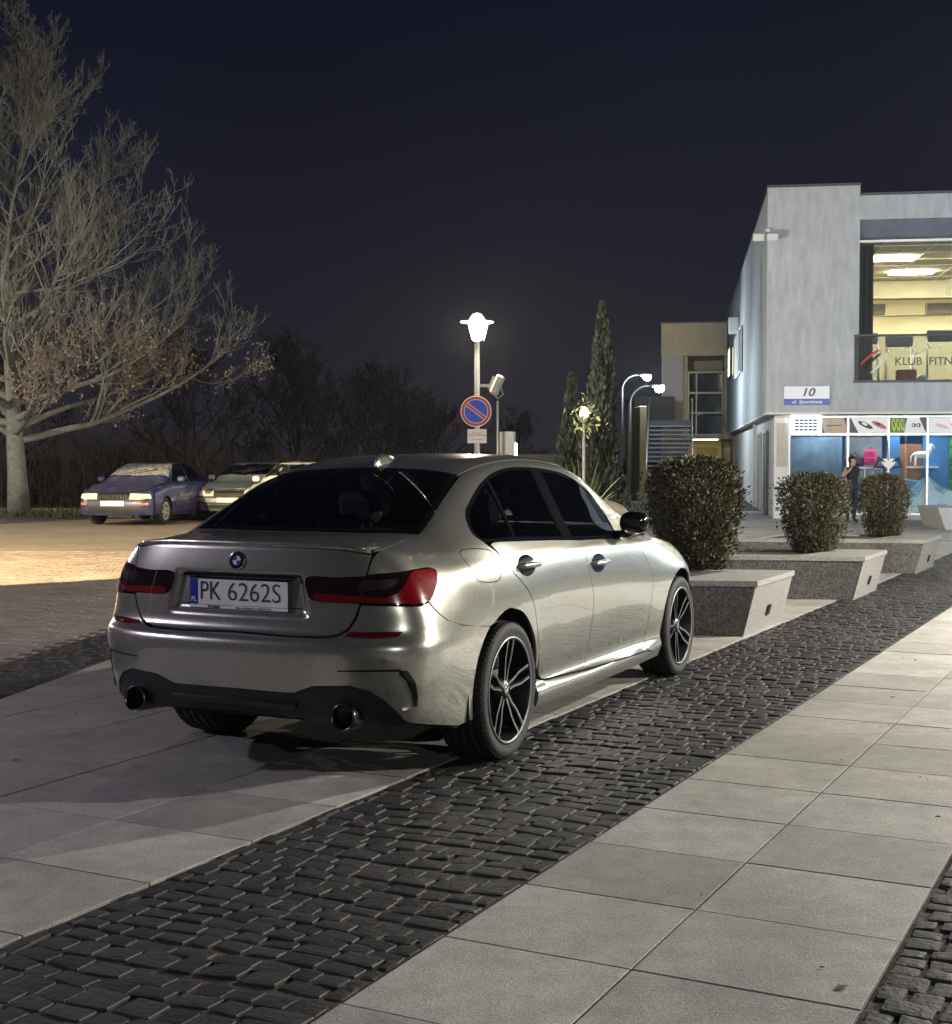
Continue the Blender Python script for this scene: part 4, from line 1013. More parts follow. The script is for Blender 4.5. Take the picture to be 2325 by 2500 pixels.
    st = MB(); st.M = Matrix.Translation((2.78, .37, .86)) @ Matrix.Rotation(math.radians(65), 4, 'Y')
    ring = [(.185 * math.cos(t), .185 * math.sin(t), 0) for t in np.linspace(0, 2 * math.pi, 29)]
    st.tube(ring, .016, 8, caps=False).bbox(-.06, .06, -.07, .07, -.03, .02, .02).box(-.01, .01, -.18, .18, -.01, .01); st.build('steering_wheel', LEATHER, root)
    MB().tube([(2.86, 0, 1.33), (2.84, 0, 1.30)], .012, 8).bbox(2.82, 2.84, -.12, .12, 1.26, 1.32, .008).build('rear_view_mirror', BLACKG, root)
    return root
MAIN_CAR = make_main_car()
# ------------------------------------------------------------------ planters with clipped shrubs
AGG = pbr('exposed_aggregate', (.070, .067, .063), .85, var=.85, scale=48, bump=.006, bscale=90)
CAPS = pbr('planter_capstone', (.20, .195, .185), .75, var=.40, scale=60, bump=.002, bscale=90)
def leaf_cloud(n, fn, size, seed, mats=1, jitter=.5):
    """n small two-triangle leaves at points given by fn(rng) -> (pos, outward)"""
    r = random.Random(seed); V = []; F = []; M = []
    for i in range(n):
        p, o = fn(r)
        d = Vector((r.gauss(0, 1), r.gauss(0, 1), r.gauss(0, 1))).normalized() * jitter + Vector(o)
        if d.length < 1e-3: continue
        d.normalize(); s = d.cross(Vector((r.gauss(0, 1), r.gauss(0, 1), r.gauss(0, 1))))
        if s.length < 1e-3: continue
        s.normalize(); L = size * r.uniform(.6, 1.4); W = L * r.uniform(.3, .5); p = Vector(p); k = len(V)
        V += [p - d * L * .5, p + s * W * .5 , p + d * L * .5, p - s * W * .5]; F.append((k, k + 1, k + 2, k + 3)); M.append(r.randrange(mats))
    return V, F, M
SHRUBM = [pbr('shrub_leaf_dark', (.026, .027, .012), .6, var=.3, scale=3), pbr('shrub_leaf_olive', (.058, .054, .019), .6, var=.3, scale=3), pbr('shrub_leaf_rust', (.095, .060, .024), .65, var=.3, scale=3)]
BARK = pbr('bark', (.075, .062, .048), .9, var=.4, scale=18, bump=.01, bscale=30)
def shrub(loc, rx, h, seed, label, narrow=.62, n=9000, gaps=.25):
    root = empty('clipped_shrub', loc, 0, label, 'shrub', 'shrubs in the plaza planters')
    r0 = random.Random(seed); ph = [r0.uniform(0, 6.28) for _ in range(6)]
    lumps = [(r0.uniform(0, 6.28), r0.uniform(.15, .95), r0.uniform(.08, .16)) for _ in range(26)]
    holes = [Vector((r0.uniform(-rx, rx) * .8, r0.uniform(-rx, rx) * .8, h * r0.uniform(.15, .75))) for _ in range(int(14 * gaps * 4))]
    def rad(a, t):    # outline: wide at two thirds, narrowing to the stem, flat top
        base = narrow + (1 - narrow) * min(1, (t / .55)) ** .8
        top = 1.0 if t < .80 else math.sqrt(max(0, 1 - ((t - .80) / .215) ** 2)) 
        w_ = 1 + .06 * math.sin(3 * a + ph[0]) + .05 * math.sin(5 * a + ph[1] + t * 4) + .05 * math.sin(9 * a + 7 * t + ph[2])
        for la, lt, ls in lumps:
            d2 = ((math.atan2(math.sin(a - la), math.cos(a - la))) / .45) ** 2 + ((t - lt) / .14) ** 2
            if d2 < 4: w_ += ls * math.exp(-d2) * .8
        return rx * base * top * w_ * .92
    def pt(r):
        while True:
            a = r.uniform(0, 2 * math.pi); t = r.uniform(.0, 1.0); k = r.random() ** .45
            R = rad(a, t) * (k if r.random() < .88 else k * r.uniform(1.05, 1.2))
            p = Vector((R * math.cos(a), R * math.sin(a), t * h + r.gauss(0, .012)))
            if any((p - q).length < .055 for q in holes): continue
            return p, (math.cos(a) * .6, math.sin(a) * .6, .55)
    V, F, M = leaf_cloud(int(n * 1.5), pt, .038 * (rx / .44) ** .5, seed, 3)
    # rust tips sit on the outside and top
    for i, f in enumerate(F):
        c = V[f[0]]; e = math.hypot(c.x, c.y) / (rx + 1e-6)
        M[i] = 2 if (e > .62 and r0.random() < .12 + .22 * (c.z / h)) else (1 if r0.random() < .45 else 0)
    mobj('foliage', V, F, SHRUBM, root, False, M)
    st = MB()
    for i in range(16):
        a = r0.uniform(0, 6.28); R = rx * r0.uniform(.3, .85); z = h * r0.uniform(.5, .95); b = R * .35
        st.tube([(math.cos(a) * .04, math.sin(a) * .04, -.06), (b * math.cos(a), b * math.sin(a), z * .4), (R * math.cos(a), R * math.sin(a), z)], [.014, .010, .003], 5)
    st.build('stems', BARK, root)
    return root
def planter(F, L, left, h, label, back_lean=.10):
    """wedge planter: right end follows the sett strip and leans outward"""
    root = empty('stone_planter', (F[0], F[1], 0), 0, label, 'planter', 'wedge planters along the sett strip')
    ad = Vector((math.sin(PA), math.cos(PA))); rd = Vector((math.cos(PA), -math.sin(PA))); ld = Vector((-math.cos(BE), math.sin(BE)))
    b0, b1 = Vector((0, 0)), ad * L; b2, b3 = b1 + ld * left, ld * left
    o = rd * back_lean; fo = -Vector((math.sin(BE), math.cos(BE))) * .03
    t0, t1, t2, t3 = b0 + o + fo, b1 + o, b2.copy(), b3 + fo
    z = h - .045
    V = [(*b0, 0), (*b1, 0), (*b2, 0), (*b3, 0), (*t0, z), (*t1, z), (*t2, z), (*t3, z)]
    mobj('body', V, [(0, 4, 5, 1), (1, 5, 6, 2), (2, 6, 7, 3), (3, 7, 4, 0), (4, 7, 6, 5)], AGG, root)
    # end slab, a lighter stone plate on the leaning end
    n = (Vector((*b1, 0)) - Vector((*b0, 0))).cross(Vector((*t0, z)) - Vector((*b0, 0))).normalized()
    if n.dot(Vector((*rd, 0))) < 0: n = -n
    e = [Vector(V[0]), Vector(V[1]), Vector(V[5]), Vector(V[4])]; k = [p + n * .02 for p in e]
    mobj('end_slab', e + k, [(4, 5, 6, 7), (0, 1, 5, 4), (1, 2, 6, 5), (2, 3, 7, 6), (3, 0, 4, 7)], CAPS, root)
    # cap stones round a soil opening
    tt = [t0 + (-rd * 0 - ad * .0) + rd * .035, t1 + rd * .035 + ad * .02, t2 + ad * .02, t3]
    def lerp(a, b, q): return a + (b - a) * q
    ins = [t0 + ld * .62 + Vector((math.sin(BE), math.cos(BE))) * .16, t1 + ld * .55 - Vector((math.sin(BE), math.cos(BE))) * .16, t2 - ld * .25 - Vector((math.sin(BE), math.cos(BE))) * .16, t3 - ld * .25 + Vector((math.sin(BE), math.cos(BE))) * .16]
    for i in range(4):
        j = (i + 1) % 4; a, b_, c, d = tt[i], tt[j], ins[j], ins[i]
        cc = (a + b_ + c + d) / 4; s_ = .996
        q = [cc + (p - cc) * s_ for p in (a, b_, c, d)]
        MB().prism([tuple(p) for p in q], z + .0, h).build('cap_stone', CAPS, root)
    mobj('soil', [(p.x, p.y, h - .02) for p in ins], [(0, 1, 2, 3)] if area([tuple(p) for p in ins]) > 0 else [(3, 2, 1, 0)], DIRT, root)
    # recessed lamp in the end
    m = (e[0] * .28 + e[1] * .30 + e[2] * .20 + e[3] * .22) + n * .021
    ta = Vector((*ad, 0)); tu = (Vector(V[4]) - Vector(V[0])).normalized()
    q = [m - ta * .045 - tu * .045, m + ta * .045 - tu * .045, m + ta * .045 + tu * .045, m - ta * .045 + tu * .045]; q2 = [p + n * .012 for p in q]
    mobj('recessed_light', q + q2, [(4, 5, 6, 7), (0, 1, 5, 4), (1, 2, 6, 5), (2, 3, 7, 6), (3, 0, 4, 7)], pbr('fixture_black', (.01, .01, .01), .4), root)
    return root
planter((2.16, 11.22), 1.2, 2.2, .46, 'nearest wedge-shaped stone planter, right in front of the silver sedan')
planter((3.85, 14.13), 1.2, 2.2, .45, 'middle wedge-shaped stone planter of the row of three')
planter((5.54, 17.39), 1.3, 2.2, .43, 'farthest wedge-shaped stone planter, nearest to the shop window')
shrub((1.98, 12.45, .44), .43, 1.02, 31, 'largest rounded olive-brown shrub, just beyond the sedan bonnet', n=15000, gaps=.1)
shrub((3.66, 14.95, .43), .385, .86, 32, 'middle clipped shrub with gaps in its lower foliage', narrow=.5, n=9000, gaps=.5)
shrub((5.44, 18.4, .41), .33, .83, 33, 'smallest clipped shrub with rusty leaf tips by the shop window', n=9000, gaps=.15)

# ------------------------------------------------------------------ lanterns, signs
GALV = pbr('galvanised_post', (.30, .30, .30), .45, .3, var=.15, scale=20)
def lantern(loc, power, color, label, group='square lanterns with disc hats', h=3.72):
    root = empty('street_lantern', loc, 0, label, 'street lamp', group)
    MB().lathe([(.10, 0), (.10, .02), (.075, .03), (.075, .5), (.058, .54), (.052, h - .08), (.04, h - .03), (.07, h)], 20).build('post', GALV, root)
    MB().lathe([(0, h), (.09, h + .02), (.10, h + .05), (.16, h + .28), (.165, h + .34), (.0, h + .345)], 28).build('lantern_glass', lit_glass('lantern_glass_%d' % round(power), color, 2.0 + power * .004), root)
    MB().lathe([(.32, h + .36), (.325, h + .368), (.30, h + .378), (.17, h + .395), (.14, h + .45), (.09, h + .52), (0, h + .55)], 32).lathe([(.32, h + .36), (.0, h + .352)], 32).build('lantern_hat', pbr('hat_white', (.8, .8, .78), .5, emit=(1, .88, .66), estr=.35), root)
    add_light('lantern_bulb', 'POINT', (0, 0, h + .17), power, color, root, radius=.09)
    for i in range(3):
        a = i * 2.094; c_, s_ = math.cos(a), math.sin(a)
        MB().tube([(.13 * c_, .13 * s_, h), (.215 * c_, .215 * s_, h + .36)], .008, 6).build('stay', GALV, root)
    return root
WARM = (1.0, .86, .62)
main_lamp = lantern((.02, 26.8, 0), 420, WARM, 'lit street lantern with disc hat on a grey post, centre of the view')
# ---- signs on the main lantern post
RED = pbr('sign_red', (.35, .035, .04), .4); BLUE = pbr('sign_blue', (.012, .055, .42), .4); WHT = pbr('sign_white', (.66, .60, .55), .5)
sg = empty('no_parking_sign', (.0, 26.72, 2.36), 0, 'round blue and red no-parking sign on the lantern post', 'sign')
MB().lathe([(0, .012), (.30, .012), (.302, 0), (.30, -.012), (.275, -.012)], 48, 'y').build('disc', RED, sg)
MB().lathe([(.30, -.0125), (.284, -.014)], 48, 'y').build('edge_line', WHT, sg)
MB().lathe([(.285, -.0125), (.228, -.0135)], 48, 'y').build('red_ring', RED, sg)
MB().lathe([(.232, -.0140), (.222, -.0142)], 48, 'y').build('inner_line', WHT, sg)
MB().lathe([(.224, -.0136), (0, -.0137)], 48, 'y').build('blue_field', BLUE, sg)
for w0, w1, yy, mm, nm in ((-.036, .036, -.0155, WHT, 'bar_edge'), (-.026, .026, -.0165, RED, 'slanted_bar')):
    q = []
    for u in (-.225, .225):
        for v in (w0, w1): q.append((u * .80 + v * .6, yy, -u * .60 + v * .80))
    mobj(nm, q, [(0, 2, 3, 1)], mm, sg)
MB().box(-.03, .03, .012, .05, -.05, .05).build('clamp', GALV, sg)
ip = empty('info_plate', (.02, 26.72, 1.88), 0, 'small pale notice plate under the round sign', 'sign')
MB().bbox(-.185, .185, -.012, 0, -.135, .135, .004).build('plate', WHT, ip)
for k, (tx, zz, sz) in enumerate((('DOTYCZY', .065, .05), ('CAŁEGO PARKINGU', .02, .05), ('nie dotyczy pojazdów', -.06, .034))):
    vs, fs = text_mesh(tx, sz, .85); mobj('lettering', [(x, -.0135, zz + y) for x, y, z in vs], fs, pbr('sign_ink', (.03, .03, .03), .6), ip)
# ---- floodlight on a bracket
fl = empty('floodlight', (.02, 26.8, 2.86), 0, 'unlit square floodlight on a side bracket of the lantern post', 'floodlight')
MB().box(.05, .26, -.03, .03, -.03, .03).build('bracket', GALV, fl)
f = MB(); f.M = Matrix.Translation((.40, 0, 0)) @ Matrix.Rotation(math.radians(24), 4, 'Y')
f.bbox(-.10, .06, -.16, .16, -.20, .20, .03); f.box(-.16, -.10, -.10, .10, -.13, .13); f.build('housing', pbr('flood_housing', (.35, .34, .31), .5, .4, var=.2, scale=15), fl)
f2 = MB(); f2.M = f.M; f2.box(.06, .075, -.15, .15, -.19, .19); f2.build('front_frame', GALV, fl)
f3 = MB(); f3.M = f.M; f3.box(.0755, .078, -.125, .125, -.165, .165); f3.build('lens', pbr('flood_lens', (.12, .12, .12), .1), fl)
MB().tube([(.24, 0, -.02), (.28, 0, -.14), (.40, 0, -.25), (.50, 0, -.17), (.46, 0, .0)], .014, 8).build('yoke', GALV, fl)
# thin mast and advertising totem behind
m1 = MB().lathe([(.03, 0), (.025, 2.7), (0, 2.71)], 10).build('thin_mast', pbr('dull_steel', (.12, .12, .125), .5, .6)); m1.location = (.47, 30.2, 0); tag(m1, 'thin grey mast behind the floodlight', 'mast')
tt = empty('totem', (.72, 31.5, 0), -.15, 'grey totem pillar with one bright glowing edge', 'totem')
MB().bbox(-.17, .17, -.14, .14, 0, 2.06, .015).build('body', pbr('totem_grey', (.17, .17, .18), .55, var=.1, scale=6), tt)
MB().bbox(.172, .215, -.12, .06, .1, 1.80, .01).build('light_strip', glow('totem_light', (.8, .92, 1.0), 2), tt)
lw = MB().bbox(.9, 3.2, 33.9, 34.15, 0, 1.56, .02).build('low_wall', pbr('dark_wall', (.04, .04, .045), .8, var=.2, scale=3)); tag(lw, 'low dark garden wall behind the totem', 'wall')

# ---- two curved street lamps far right
def arc_lamp(loc, h, label, power):
    root = empty('arched_street_lamp', loc, 0, label, 'street lamp', 'arched street lamps by the stair')
    pts = [(0, 0, 0), (0, 0, h - .6)] + [(.55 - .55 * math.cos(t), 0, h - .6 + .55 * math.sin(t)) for t in np.linspace(.15, math.pi / 2, 8)] + [(.75, 0, h - .06)]
    MB().tube(pts, [.07, .05] + [.04] * 9, 10).build('post', pbr('dark_post', (.07, .075, .08), .5, .3), root)
    MB().bbox(.62, 1.02, -.09, .09, h - .12, h - .03, .02).build('head', pbr('lamp_head', (.25, .25, .26), .4, .5), root)
    MB().lathe([(0, h - .27), (.08, h - .255), (.13, h - .20), (.14, h - .13), (.10, h - .10)], 16, c=(.86, -.06, 0)).build('bulb_glass', lit_glass('cool_bulb', (.78, .93, 1.0), 14), root)
    add_light('lamp_bulb', 'POINT', (.86, -.06, h - .20), power, (.78, .92, 1.0), root, radius=.06)
    return root
arc_lamp((4.44, 40.0, 0), 3.62, 'nearer of two arched cool-white street lamps', 60)
arc_lamp((5.0, 47.5, 0), 4.38, 'farther and higher of two arched cool-white street lamps', 260)
# ------------------------------------------------------------------ bare winter trees
def grow_tree(root, h, spread, trunk_r, seed, levels=4, leaves=0, lean=(0, 0), first=.16, density=1.0, bark=None, limbs=None, leaf_zone=(.12, .42), leaf_mat=None, twig=.006, up=.35, shape=0):
    """tapered trunk, limbs, branches and twigs as tubes; returns leaf spots"""
    r = random.Random(seed); bark = bark or BARK
    tr = MB(); br = MB(); spots = []
    def path(p, d, L, n, wob, upk, r0, r1):
        pts = [p]; rad = [r0]; d = d.normalized()
        for i in range(n):
            d = (d + Vector((r.gauss(0, wob), r.gauss(0, wob), r.gauss(0, wob) + upk))).normalized()
            p = p + d * (L / n); pts.append(p); rad.append(r0 + (r1 - r0) * (i + 1) / n)
        return pts, rad, d
    tp, trd, _ = path(Vector((0, 0, 0)), Vector((lean[0], lean[1], 1)), h * .93, 12, .035, .05, trunk_r, .02)
    trd = [trunk_r * float(np.interp(i / 12, [0, .08, .2, .36, .6, 1], [1.3, 1.0, .86, .45, .22, .05])) for i in range(13)]
    tr.tube(tp, trd, 10)
    def sub(pts, rad, L, lev, dirbase):
        if lev == 0 or L < .12: return
        n = int({3: 10, 2: 6, 1: 4}.get(lev, 6) * density * r.uniform(.8, 1.2))
        for i in range(n):
            t = r.uniform(.22, 1.0) ; k = t * (len(pts) - 1); j = min(int(k), len(pts) - 2); f = k - j
            p = pts[j].lerp(pts[j + 1], f); rr = rad[j] + (rad[j + 1] - rad[j]) * f
            ax = (pts[j + 1] - pts[j]).normalized(); side = ax.cross(Vector((r.gauss(0, 1), r.gauss(0, 1), r.gauss(0, 1))))
            if side.length < 1e-3: continue
            side.normalize(); ang = r.uniform(.45, .95)
            d = ax * math.cos(ang) + side * math.sin(ang); d.z += .15
            l = L * r.uniform(.30, .55) * (1.15 - .5 * t); r0 = max(twig * .75, min(rr * .65, l * .022)); r1 = twig * .45
            seg = {3: 6, 2: 5, 1: 4}.get(lev, 3)
            q, qr, _ = path(p, d, l, seg, .13, up * .22, r0, r1)
            br.tube(q, qr, 5 if r0 > .02 else 3, caps=False)
            if leaves and lev <= 2: spots.extend([(x, lev) for x in q[2:]])
            sub(q, qr, l, lev - 1, d)
    nl = limbs or int(16 * density)
    for i in range(nl):
        t = first + (0.93 - first) * (i / nl) ** (1.15 if shape else 1.05); k = t * 12; j = min(int(k), 11); p = tp[j].lerp(tp[j + 1], k - j); rr = trd[j] + (trd[j + 1] - trd[j]) * (k - j)
        a = i * 2.4 + r.uniform(-.5, .5)
        u = (t - first) / (1 - first)
        L = spread * (1 - u ** 1.6 * .62) * r.uniform(.82, 1.08)
        elev = .22 + 1.05 * u ** .8 + r.uniform(-.1, .15)
        d = Vector((math.cos(a) * math.cos(elev), math.sin(a) * math.cos(elev), math.sin(elev)))
        if shape:
            elev = .16 + .68 * u + r.uniform(-.10, .14); L = spread * (1.0 - .74 * u) * r.uniform(.85, 1.1); d = Vector((math.cos(a) * math.cos(elev), math.sin(a) * math.cos(elev), math.sin(elev)))
        q, qr, _ = path(p, d, L, 9, .09, .035 + .05 * u, min(rr * .62, .02 + L * .016), twig)
        (br).tube(q, qr, 7, caps=False)
        if leaves: spots.extend([(x, 2) for x in q[4:]])
        sub(q, qr, L, levels - 1, d)
    tr.build('trunk', bark, root); br.build('branches', bark, root)
    return spots
LEAFB = [pbr('dead_oak_leaf', (.19, .13, .085), .8, var=.3, scale=4), pbr('pale_oak_leaf', (.30, .225, .165), .8, var=.3, scale=4)]
BARKO = pbr('oak_bark', (.15, .148, .115), .9, var=.4, scale=9, bump=.02, bscale=22, color2=(.26, .25, .21))
oak = empty('bare_tree', (-11.72, 35.4, .05), 0, 'big bare tree with brown leaves clinging to its lower boughs, at left', 'tree')
sp_ = grow_tree(oak, 13.2, 6.2, .24, 12, levels=4, leaves=1, first=.15, density=1.2, bark=BARKO, limbs=58, twig=.0115, up=.6, shape=1)
r = random.Random(8); V = []; F = []; M = []
for p, lev in sp_:
    if p.z > 6.0 or r.random() > .72 * max(0, 1 - abs(p.z - 2.9) / 1.9): continue
    for k in range(r.randint(2, 5)):
        q = p + Vector((r.gauss(0, .12), r.gauss(0, .12), r.gauss(0, .10))); d = Vector((r.gauss(0, 1), r.gauss(0, 1), r.gauss(0, 1) - .8)).normalized(); s_ = d.cross(Vector((r.gauss(0, 1), r.gauss(0, 1), .3))).normalized()
        L = r.uniform(.06, .12); n_ = len(V); V += [q, q + d * L * .5 + s_ * L * .3, q + d * L, q + d * L * .5 - s_ * L * .3]; F.append((n_, n_ + 1, n_ + 2, n_ + 3)); M.append(r.randrange(2))
mobj('leaves', V, F, LEAFB, oak, False, M)
DARKB = pbr('dark_bark', (.018, .016, .015), .95, var=.3, scale=10)
back = [(-8.3, 41.0, 5.6, 3.0, 'dark bare tree standing behind the blue saloon'), (-5.6, 43.5, 4.6, 2.8, 'dark bare tree behind the two silver cars'), (-3.6, 47.0, 4.7, 2.6, 'slender dark bare tree behind the sedan roof'), (-15.5, 43, 7.0, 3.6, 'dark bare tree at the left edge behind the big tree'),
        (-4.2, 60.0, 5.2, 3.2, 'far dark tree crown in the middle of the tree line'), (-1.9, 62.0, 3.9, 2.6, 'low far dark tree at the right end of the tree line'), (-6.8, 52.0, 6.4, 3.2, 'tall dark tree rising left of the tree line'), (2.0, 66.0, 3.9, 2.0, 'small dark bare tree right of the lantern post'), (-2.9, 54.0, 4.0, 2.4, 'twiggy dark tree in front of the far tree line')]
for i, (x, y, h, s, lb) in enumerate(back):
    o = empty('background_tree', (x, y, 0), i * 1.3, lb, 'tree', 'dark trees behind the car park')
    grow_tree(o, h * .88, s, .11, 40 + i, levels=4, density=1.1, bark=DARKB, limbs=18, first=.12, twig=.013)
# ---- thicket of red-brown stems behind the parked cars
th = MB(); r = random.Random(77)
for i in range(2600):
    x = r.uniform(-17.5, -1.2); y = 37.2 + abs(x + 5) * .12 + r.random() * 3.2; h = r.uniform(.5, 1.9) * (1.1 if x < -7 else .75); a = r.uniform(0, 6.28); l = r.uniform(.1, .8)
    p0 = Vector((x, y, .03)); p1 = p0 + Vector((math.cos(a) * l * .35, math.sin(a) * l * .35, h * .55)); p2 = p0 + Vector((math.cos(a) * l, math.sin(a) * l, h))
    th.tube([p0, p1, p2], [.014, .010, .004], 3, caps=False, m=i % 2)
    for k in range(3):
        b = p1.lerp(p2, r.random()); e = b + Vector((r.gauss(0, .25), r.gauss(0, .25), r.uniform(.1, .5))); th.tube([b, b.lerp(e, .5) + Vector((0, 0, .04)), e], [.007, .005, .003], 3, caps=False, m=i % 2)
tag(th.build('thicket', [pbr('thicket_stem', (.060, .034, .020), .9, var=.3, scale=3), pbr('thicket_stem_grey', (.035, .028, .022), .9, var=.3, scale=3)]), 'tangled red-brown undergrowth behind the parked cars', 'undergrowth', kind='stuff')
# ---- columnar evergreens
EVG = [pbr('evergreen_dark', (.008, .012, .008), .7, var=.3, scale=3), pbr('evergreen_mid', (.014, .021, .011), .7, var=.3, scale=3)]
def conifer(loc, h, rx, seed, label, n=9000):
    root = empty('columnar_evergreen', loc, 0, label, 'evergreen', 'columnar evergreens by the stair')
    r0 = random.Random(seed); ph = r0.uniform(0, 6)
    def pt(r):
        t = r.random() ** 1.25; a = r.uniform(0, 6.283); prof = (1 - t) ** .62 * min(1, (t + .02) / .10) ** .4
        w_ = 1 + .16 * math.sin(a * 3 + t * 9 + ph) + .14 * math.sin(a * 7 - t * 23 + ph)
        R = rx * prof * w_ * r.random() ** .35
        return Vector((R * math.cos(a), R * math.sin(a), .05 + t * h)), (math.cos(a) * .35, math.sin(a) * .35, .9)
    V, F, M = leaf_cloud(n, pt, .15, seed, 2, .35)
    mobj('foliage', V, F, EVG, root, False, M)
    MB().tube([(0, 0, 0), (0, 0, h * .6)], [.07, .02], 7).build('trunk', BARK, root)
    return root
conifer((2.72, 30.0, 0), 4.75, .50, 3, 'tall pointed columnar evergreen left of the stair', 12000)
conifer((2.15, 31.2, 0), 3.3, .42, 4, 'shorter columnar evergreen beside the tall one')
# small lamp shining through leaves between the two evergreens
lt = empty('garden_light', (2.28, 29.2, 0), 0, 'bright garden light glowing through leaves beside the evergreens', 'garden light')
MB().lathe([(.04, 0), (.03, 2.25), (.06, 2.3)], 10).build('post', GALV, lt)
MB().lathe([(0, 2.30), (.07, 2.32), (.09, 2.42), (.05, 2.52), (0, 2.54)], 14).build('bulb_glass', glow('garden_bulb', (1, .97, .8), 7), lt)
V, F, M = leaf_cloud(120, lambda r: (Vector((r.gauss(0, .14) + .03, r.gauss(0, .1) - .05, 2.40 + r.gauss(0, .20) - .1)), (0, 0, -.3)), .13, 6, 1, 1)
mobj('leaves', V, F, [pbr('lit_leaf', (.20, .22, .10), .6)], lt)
# ---- ornamental grass, rock and low plants beyond the bonnet
og = empty('ornamental_grass', (1.62, 21.0, 0), 0, 'spiky ornamental grass tuft beyond the sedan windscreen', 'plant')
b = MB(); r = random.Random(4)
for i in range(70):
    a = r.uniform(0, 6.28); L = r.uniform(.6, 1.25); e = r.uniform(.45, 1.35); d = Vector((math.cos(a) * math.cos(e), math.sin(a) * math.cos(e), math.sin(e)))
    p = [Vector((0, 0, .05)) + d * L * t + Vector((0, 0, -.35 * L * t * t * math.cos(e))) for t in (0, .35, .7, 1)]; s_ = d.cross(Vector((0, 0, 1))).normalized()
    vs = []
    for q, wd in zip(p, (.018, .02, .014, .002)): vs += [q - s_ * wd, q + s_ * wd]
    b.add(vs, [(k * 2, k * 2 + 1, k * 2 + 3, k * 2 + 2) for k in range(3)])
b.build('blades', pbr('grass_blade', (.13, .15, .055), .6, var=.3, scale=4), og)
rk = bmesh.new(); bmesh.ops.create_icosphere(rk, subdivisions=3, radius=.32); r = random.Random(2)
from mathutils import noise as mn
for v in rk.verts: v.co *= 1 + .35 * mn.noise(v.co * 3.1); v.co.z *= .75
me = bpy.data.meshes.new('boulder'); rk.to_mesh(me); rk.free(); me.materials.append(pbr('boulder_stone', (.30, .27, .20), .9, var=.3, scale=8, bump=.02, bscale=14))
bo = bpy.data.objects.new('boulder', me); link(bo); bo.location = (2.02, 20.6, .58); tag(bo, 'pale rounded boulder beside the ornamental grass', 'boulder')
bk = MB().bbox(.9, 3.6, 20.0, 22.6, 0, .42, .03).build('raised_bed', pbr('bed_wall', (.10, .10, .10), .85, var=.25, scale=12)); tag(bk, 'low raised planting bed behind the nearest planter', 'flower bed')
og.location.z = .42
hb = empty('low_shrub', (2.75, 21.0, .42), 0, 'low twiggy grey-green shrub behind the door mirror', 'shrub')
V, F, M = leaf_cloud(2600, lambda r: (Vector((r.gauss(0, .32), r.gauss(0, .25), abs(r.gauss(.18, .14)))), (0, 0, .5)), .055, 16, 1, .8)
mobj('foliage', V, F, [pbr('grey_green_leaf', (.06, .062, .05), .7, var=.4, scale=5)], hb)
# ------------------------------------------------------------------ shop and fitness club building
BB = math.radians(8.4); C0 = Vector((6.92, 33.0, 0))
def W3(x, y, z=0.0): return (C0.x + x * math.cos(BB) + y * math.sin(BB), C0.y - x * math.sin(BB) + y * math.cos(BB), z)
CONC = pbr('facade_concrete', (.40, .425, .46), .85, var=.17, scale=5.0, bump=.003, bscale=40, detail=14, dist=.1)
_n = CONC.node_tree; _mp = _n.nodes.new('ShaderNodeMapping'); _mp.inputs['Scale'].default_value = (1.0, 1.0, .28); _tc = [q for q in _n.nodes if q.type == 'TEX_COORD'][0]
for _l in list(_tc.outputs['Object'].links): _n.links.new(_mp.outputs[0], _l.to_socket)
_n.links.new(_tc.outputs['Object'], _mp.inputs[0])
RENDER_ = pbr('white_render', (.66, .66, .66), .8, var=.07, scale=2, bump=.002, bscale=40)
FRAME = pbr('alu_frame', (.55, .56, .58), .4, .6); DARKF = pbr('dark_frame', (.03, .035, .045), .5)
COPING = pbr('metal_coping', (.07, .075, .085), .5, .5)
PANE = glass('window_pane', (.92, .95, .95), 1.45)
bl_ = empty('shop_building', tuple(C0), -BB, 'two-storey concrete building with shop windows and fitness club above', 'building')
def part(name, boxes, mat, parent=bl_, bev=0):
    b = MB()
    for q in boxes: (b.bbox(*q, bev) if bev else b.box(*q))
    return b.build(name, mat, parent)
XE = 44.0
part('wall', [(0, 2.13, 0, .32, 2.55, 7.86), (0, .30, .32, 27, 2.55, 7.80)], CONC)                      # corner tower and long side wall
part('wall', [(2.13, XE, 0, .32, 7.06, 7.62), (2.13, XE, 0, .32, 2.55, 3.24)], CONC)                       # parapet band and spandrel
part('coping', [(-.02, 2.15, -.02, .34, 7.861, 7.92), (-.02, .32, .34, 27, 7.801, 7.86), (2.151, XE, -.02, .34, 7.621, 7.68)], COPING)
part('soffit', [(.0, XE, .0, 1.0, 2.50, 2.549), (.0, .6, 1.0, 27, 2.50, 2.549)], RENDER_)
part('lintel', [(2.132, XE, .10, .60, 6.66, 7.058)], pbr('lintel_blue_grey', (.10, .12, .16), .6, var=.1, scale=3))
part('window_frame', [(2.132, XE, .5, .56, 6.60, 6.655), (2.132, 2.18, .5, .56, 3.30, 6.60)] + [(x, x + .06, .5, .56, 3.30, 6.60) for x in np.arange(5.2, XE, 3.0)] + [(2.132, XE, .5, .56, 4.36, 4.41)], FRAME)
for i, x in enumerate(np.arange(2.18, XE - 3, 3.0)):
    part('window_pane', [(x + (.0 if i == 0 else .08), x + 3.0, .525, .535, 3.30, 6.60)], PANE)
